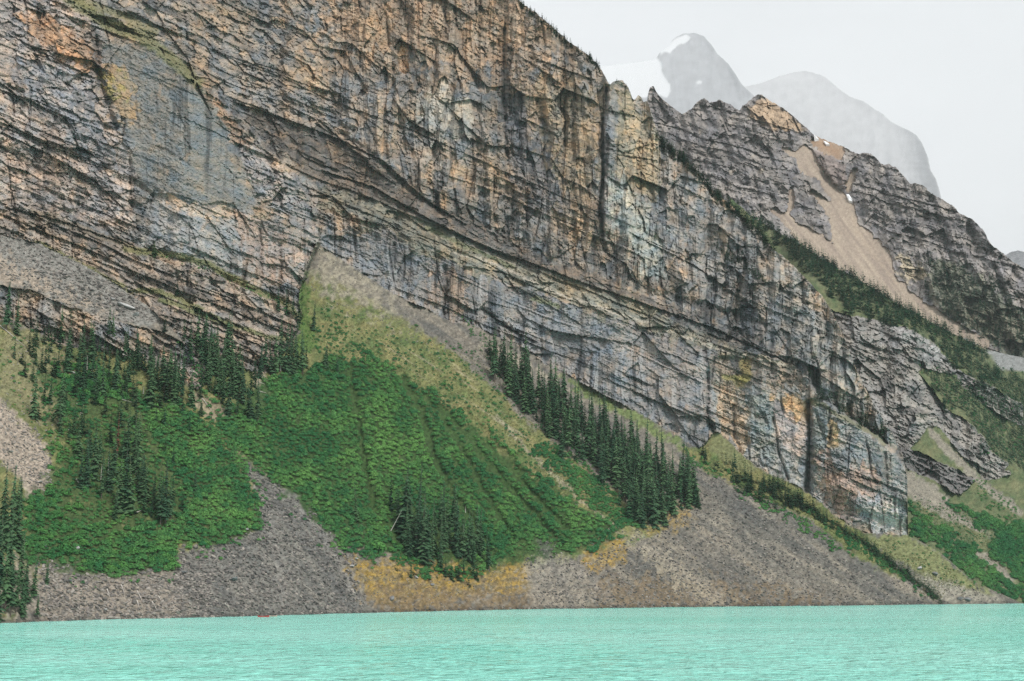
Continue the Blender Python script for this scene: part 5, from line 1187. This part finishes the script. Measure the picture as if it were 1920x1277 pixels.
def stick(name, cat, a, b, r, label, stand_h=None, k=0, lift=(.4, .4)):
    A_ = S1.at([a[0]], [a[1]])[0].astype(float) + [0, -.6, lift[0]]; B_ = S1.at([b[0]], [b[1]])[0].astype(float) + [0, -.6, lift[1]]
    if stand_h is not None: B_ = A_ + [(b[0] - a[0]) * A_[1] / FPX, 0, stand_h * A_[1] / FPX]
    me_v = []; d = B_ - A_; Ln = np.linalg.norm(d); rr = np.random.default_rng(900 + k)
    V, F = trunk_arrays(1, 1, 6, 5)
    V = np.array(V); V[:, 2] = (V[:, 2] + .03) / 1.0
    V[:, 0] = V[:, 0] * r / Ln + .01 * np.sin(V[:, 2] * 5); V[:, 1] *= r / Ln
    o = bpy.data.objects.new(name, tri_mesh(name, V * Ln, F, M_DEADWOOD)); COL.objects.link(o)
    for s_ in range(3):                                            # broken branch stubs
        t = rr.uniform(.35, .9); a_ = rr.uniform(0, 6.28)
        st_ = [(.0, 0, 0), (.012, 0, .004), (0, .004, .01), (math.cos(a_) * .06, math.sin(a_) * .06, .03)]
        ob = bpy.data.objects.new('branch_stub', tri_mesh('branch_stub', np.array(st_) * Ln + [0, 0, t * Ln], [(0, 1, 3), (1, 2, 3), (2, 0, 3)], M_DEADWOOD)); COL.objects.link(ob); ob.parent = o
    o.location = A_; o.rotation_euler = mathutils.Vector(d).to_track_quat('Z', 'Y').to_euler()
    o['label'] = label; o['category'] = cat
LOGS = [((227, 1098), (235, 1115), 'bleached log pointing down the left shore scree under the bushes'), ((201, 1106), (207, 1121), 'short bleached log left of the long one on the left scree'), ((258, 1110), (267, 1128), 'bleached log at the centre of the left shore scree'), ((286, 1130), (295, 1146), 'pale log close to the water on the left scree'),
        ((258, 1128), (260, 1140), 'stubby pale log beside a longer one on the left scree'), ((297, 1120), (302, 1126), 'tiny pale log amid grey scree below the grey slab'), ((423, 1133), (433, 1144), 'pale log on the dark scree above the red canoe'), ((480, 1147), (486, 1152), 'white stick at the waterline next to the red canoe'), ((570, 1098), (582, 1106), 'bleached branch high on the dark scree tongue'),
        ((143, 900), (157, 920), 'thin fallen trunk on grass at the left of the conifer stand'), ((255, 962), (268, 957), 'pale log lying below the conifer stand on the left'), ((0, 612), (50, 652), 'long fallen bleached trunk on stony grass at the far left'), ((212, 745), (256, 758), 'brown fallen trunk lying across the grass above the conifer stand'),
        ((355, 745), (375, 756), 'bleached fallen branch on the bare tan patch'), ((380, 748), (398, 772), 'longer bleached branch at the right of the bare tan patch'), ((484, 717), (496, 722), 'pale driftwood log in the tan gap left of the shrub slope'), ((486, 735), (500, 738), 'lower pale log in the tan gap left of the shrub slope')]
for k, (a, b_, l_) in enumerate(LOGS): stick('log', 'log', a, b_, .32, l_, k=k)
SNAGS = [((733, 998), (753, 0), 38, 'leaning bleached dead trunk above the yellow moss clump'), ((527, 697), (526, 0), 42, 'bare grey dead trunk in the clump left of the grassy cone'), ((873, 962), (873, 0), 12, 'short white broken trunk in the shrubs above the moss clump'), ((163, 705), (162, 0), 38, 'thin bare dead trunk among bushes below the small cliff'), ((26, 622), (25, 0), 60, 'tall bare dead trunk between spruces at the far left edge'),
         ((869, 1010), (868, 0), 26, 'thin bare trunk at the right of the yellow moss clump'), ((190, 905), (190, 0), 32, 'white bare trunk inside the left conifer stand'), ((203, 900), (202, 0), 40, 'second white bare trunk right of another in the left conifer stand'), ((269, 740), (270, 0), 14, 'grey stump with broken top on the grass above the round bushes'), ((1178, 845), (1178, 0), 30, 'pale bare trunk in the long dark conifer stand')]
for k, (a, b_, h, l_) in enumerate(SNAGS): stick('dead_trunk', 'dead tree', a, b_, .3, l_, stand_h=h, k=40 + k)

def snow_patch(pts, label, k):
    P = S3.at([p_[0] for p_ in pts], [p_[1] for p_ in pts]).astype(float); c = P.mean(0)
    nrm = np.array([-.25, -.75, .6])
    V = [c + nrm * 7] + [q + nrm * 5 for q in P] + [q - nrm * 14 for q in P]; n = len(P)
    F = [(0, 1 + i, 1 + (i + 1) % n) for i in range(n)] + [(1 + i, 1 + n + i, 1 + n + (i + 1) % n, 1 + (i + 1) % n) for i in range(n)]
    o = bpy.data.objects.new('snow_patch', tri_mesh('snow_patch', np.array(V) - c, F, M_SNOW)); COL.objects.link(o); o.location = c
    o['label'] = label; o['category'] = 'snow'
snow_patch([(1587, 369), (1592, 368), (1599, 378), (1598, 382), (1592, 380)], 'white snow patch in the main tan gully of the ridge', 0)
snow_patch([(1526, 256), (1530, 257), (1536, 264), (1532, 265)], 'small snow streak just under the crest at the saddle', 1)
snow_patch([(1544, 268), (1549, 269), (1556, 275), (1550, 274)], 'second snow streak lower right of the first on the saddle', 2)

# ------------------------------------------------------------------ canoes
M_RED = plain_mat('red_canoe_paint', (.55, .03, .03), .35, 3, .08)
M_CREAM = plain_mat('cream_canoe_paint', (.62, .45, .38), .4, 3, .08)
M_WOOD = plain_mat('canoe_wood', (.30, .19, .10), .6)
def canoe(px, py, Ln, rz, mat, label):
    D = CAM_H / -tan_el(py); loc = (D * side(px, py), D, -.02)
    e = bpy.data.objects.new('canoe', None); COL.objects.link(e); e.location = loc; e.rotation_euler = (0, 0, rz)
    e['label'] = label; e['category'] = 'canoe'; e['group'] = 'canoes on the lake'
    n, k = 17, 9; V = []; F = []
    for sh in (1.0, .93):
        for i in range(n):
            t = -1 + 2 * i / (n - 1); w = .45 * sh * max(.02, (1 - abs(t) ** 2.4)); top = .36 + .24 * abs(t) ** 3; keel = -.14 + .22 * abs(t) ** 6 + (1 - sh) * .4
            for j in range(k):
                a = -1 + 2 * j / (k - 1); yy = w * math.sin(a * math.pi / 2); zz = keel + (top - keel) * (1 - math.cos(a * math.pi / 2)) ** 1.3
                V.append((t * Ln / 2 * (1 if sh == 1 else .98), yy, zz))
    o_ = n * k
    for i in range(n - 1):
        for j in range(k - 1):
            q = (i * k + j, (i + 1) * k + j, (i + 1) * k + j + 1, i * k + j + 1); F.append(q); F.append(tuple(o_ + z for z in reversed(q)))
        for j in (0, k - 1): F.append((i * k + j, (i + 1) * k + j, o_ + (i + 1) * k + j, o_ + i * k + j))
    h = bpy.data.objects.new('hull', tri_mesh('hull', V, F, mat)); COL.objects.link(h); h.parent = e
    def box(name, c, s):
        V = [(c[0] + s[0] * a, c[1] + s[1] * b, c[2] + s[2] * d) for a in (-1, 1) for b in (-1, 1) for d in (-1, 1)]
        F = [(0, 1, 3, 2), (4, 6, 7, 5), (0, 4, 5, 1), (2, 3, 7, 6), (0, 2, 6, 4), (1, 5, 7, 3)]
        q = bpy.data.objects.new(name, tri_mesh(name, V, F, M_WOOD)); COL.objects.link(q); q.parent = e
    box('seat', (Ln * .26, 0, .22), (.14, .34, .02)); box('seat', (-Ln * .24, 0, .22), (.14, .35, .02)); box('thwart', (0, 0, .31), (.035, .43, .02))
canoe(494, 1156.4, 5.4, .05, M_RED, 'red canoe afloat close to the dark scree shore')
canoe(512, 1155.7, 3.9, -.1, M_CREAM, 'smaller pale canoe just right of the red canoe')

# ------------------------------------------------------------------ the air
HZ = (-9000., 28000., -260., 46000., -6., 16500.)
V = [(a, b, c) for a in HZ[:2] for b in HZ[2:4] for c in HZ[4:]]
F = [(0, 1, 3, 2), (4, 6, 7, 5), (0, 4, 5, 1), (2, 3, 7, 6), (0, 2, 6, 4), (1, 5, 7, 3)]
m = bpy.data.materials.new('haze'); m.use_nodes = True; m.node_tree.nodes.clear()
o_ = m.node_tree.nodes.new('ShaderNodeOutputMaterial'); v_ = m.node_tree.nodes.new('ShaderNodeVolumePrincipled')
v_.inputs['Color'].default_value = (.97, .985, 1, 1); v_.inputs['Density'].default_value = HAZE_DENSITY; v_.inputs['Anisotropy'].default_value = 0
m.node_tree.links.new(v_.outputs[0], o_.inputs['Volume'])
hz = bpy.data.objects.new('haze', tri_mesh('haze', V, F, m)); COL.objects.link(hz); hz['kind'] = 'stuff'
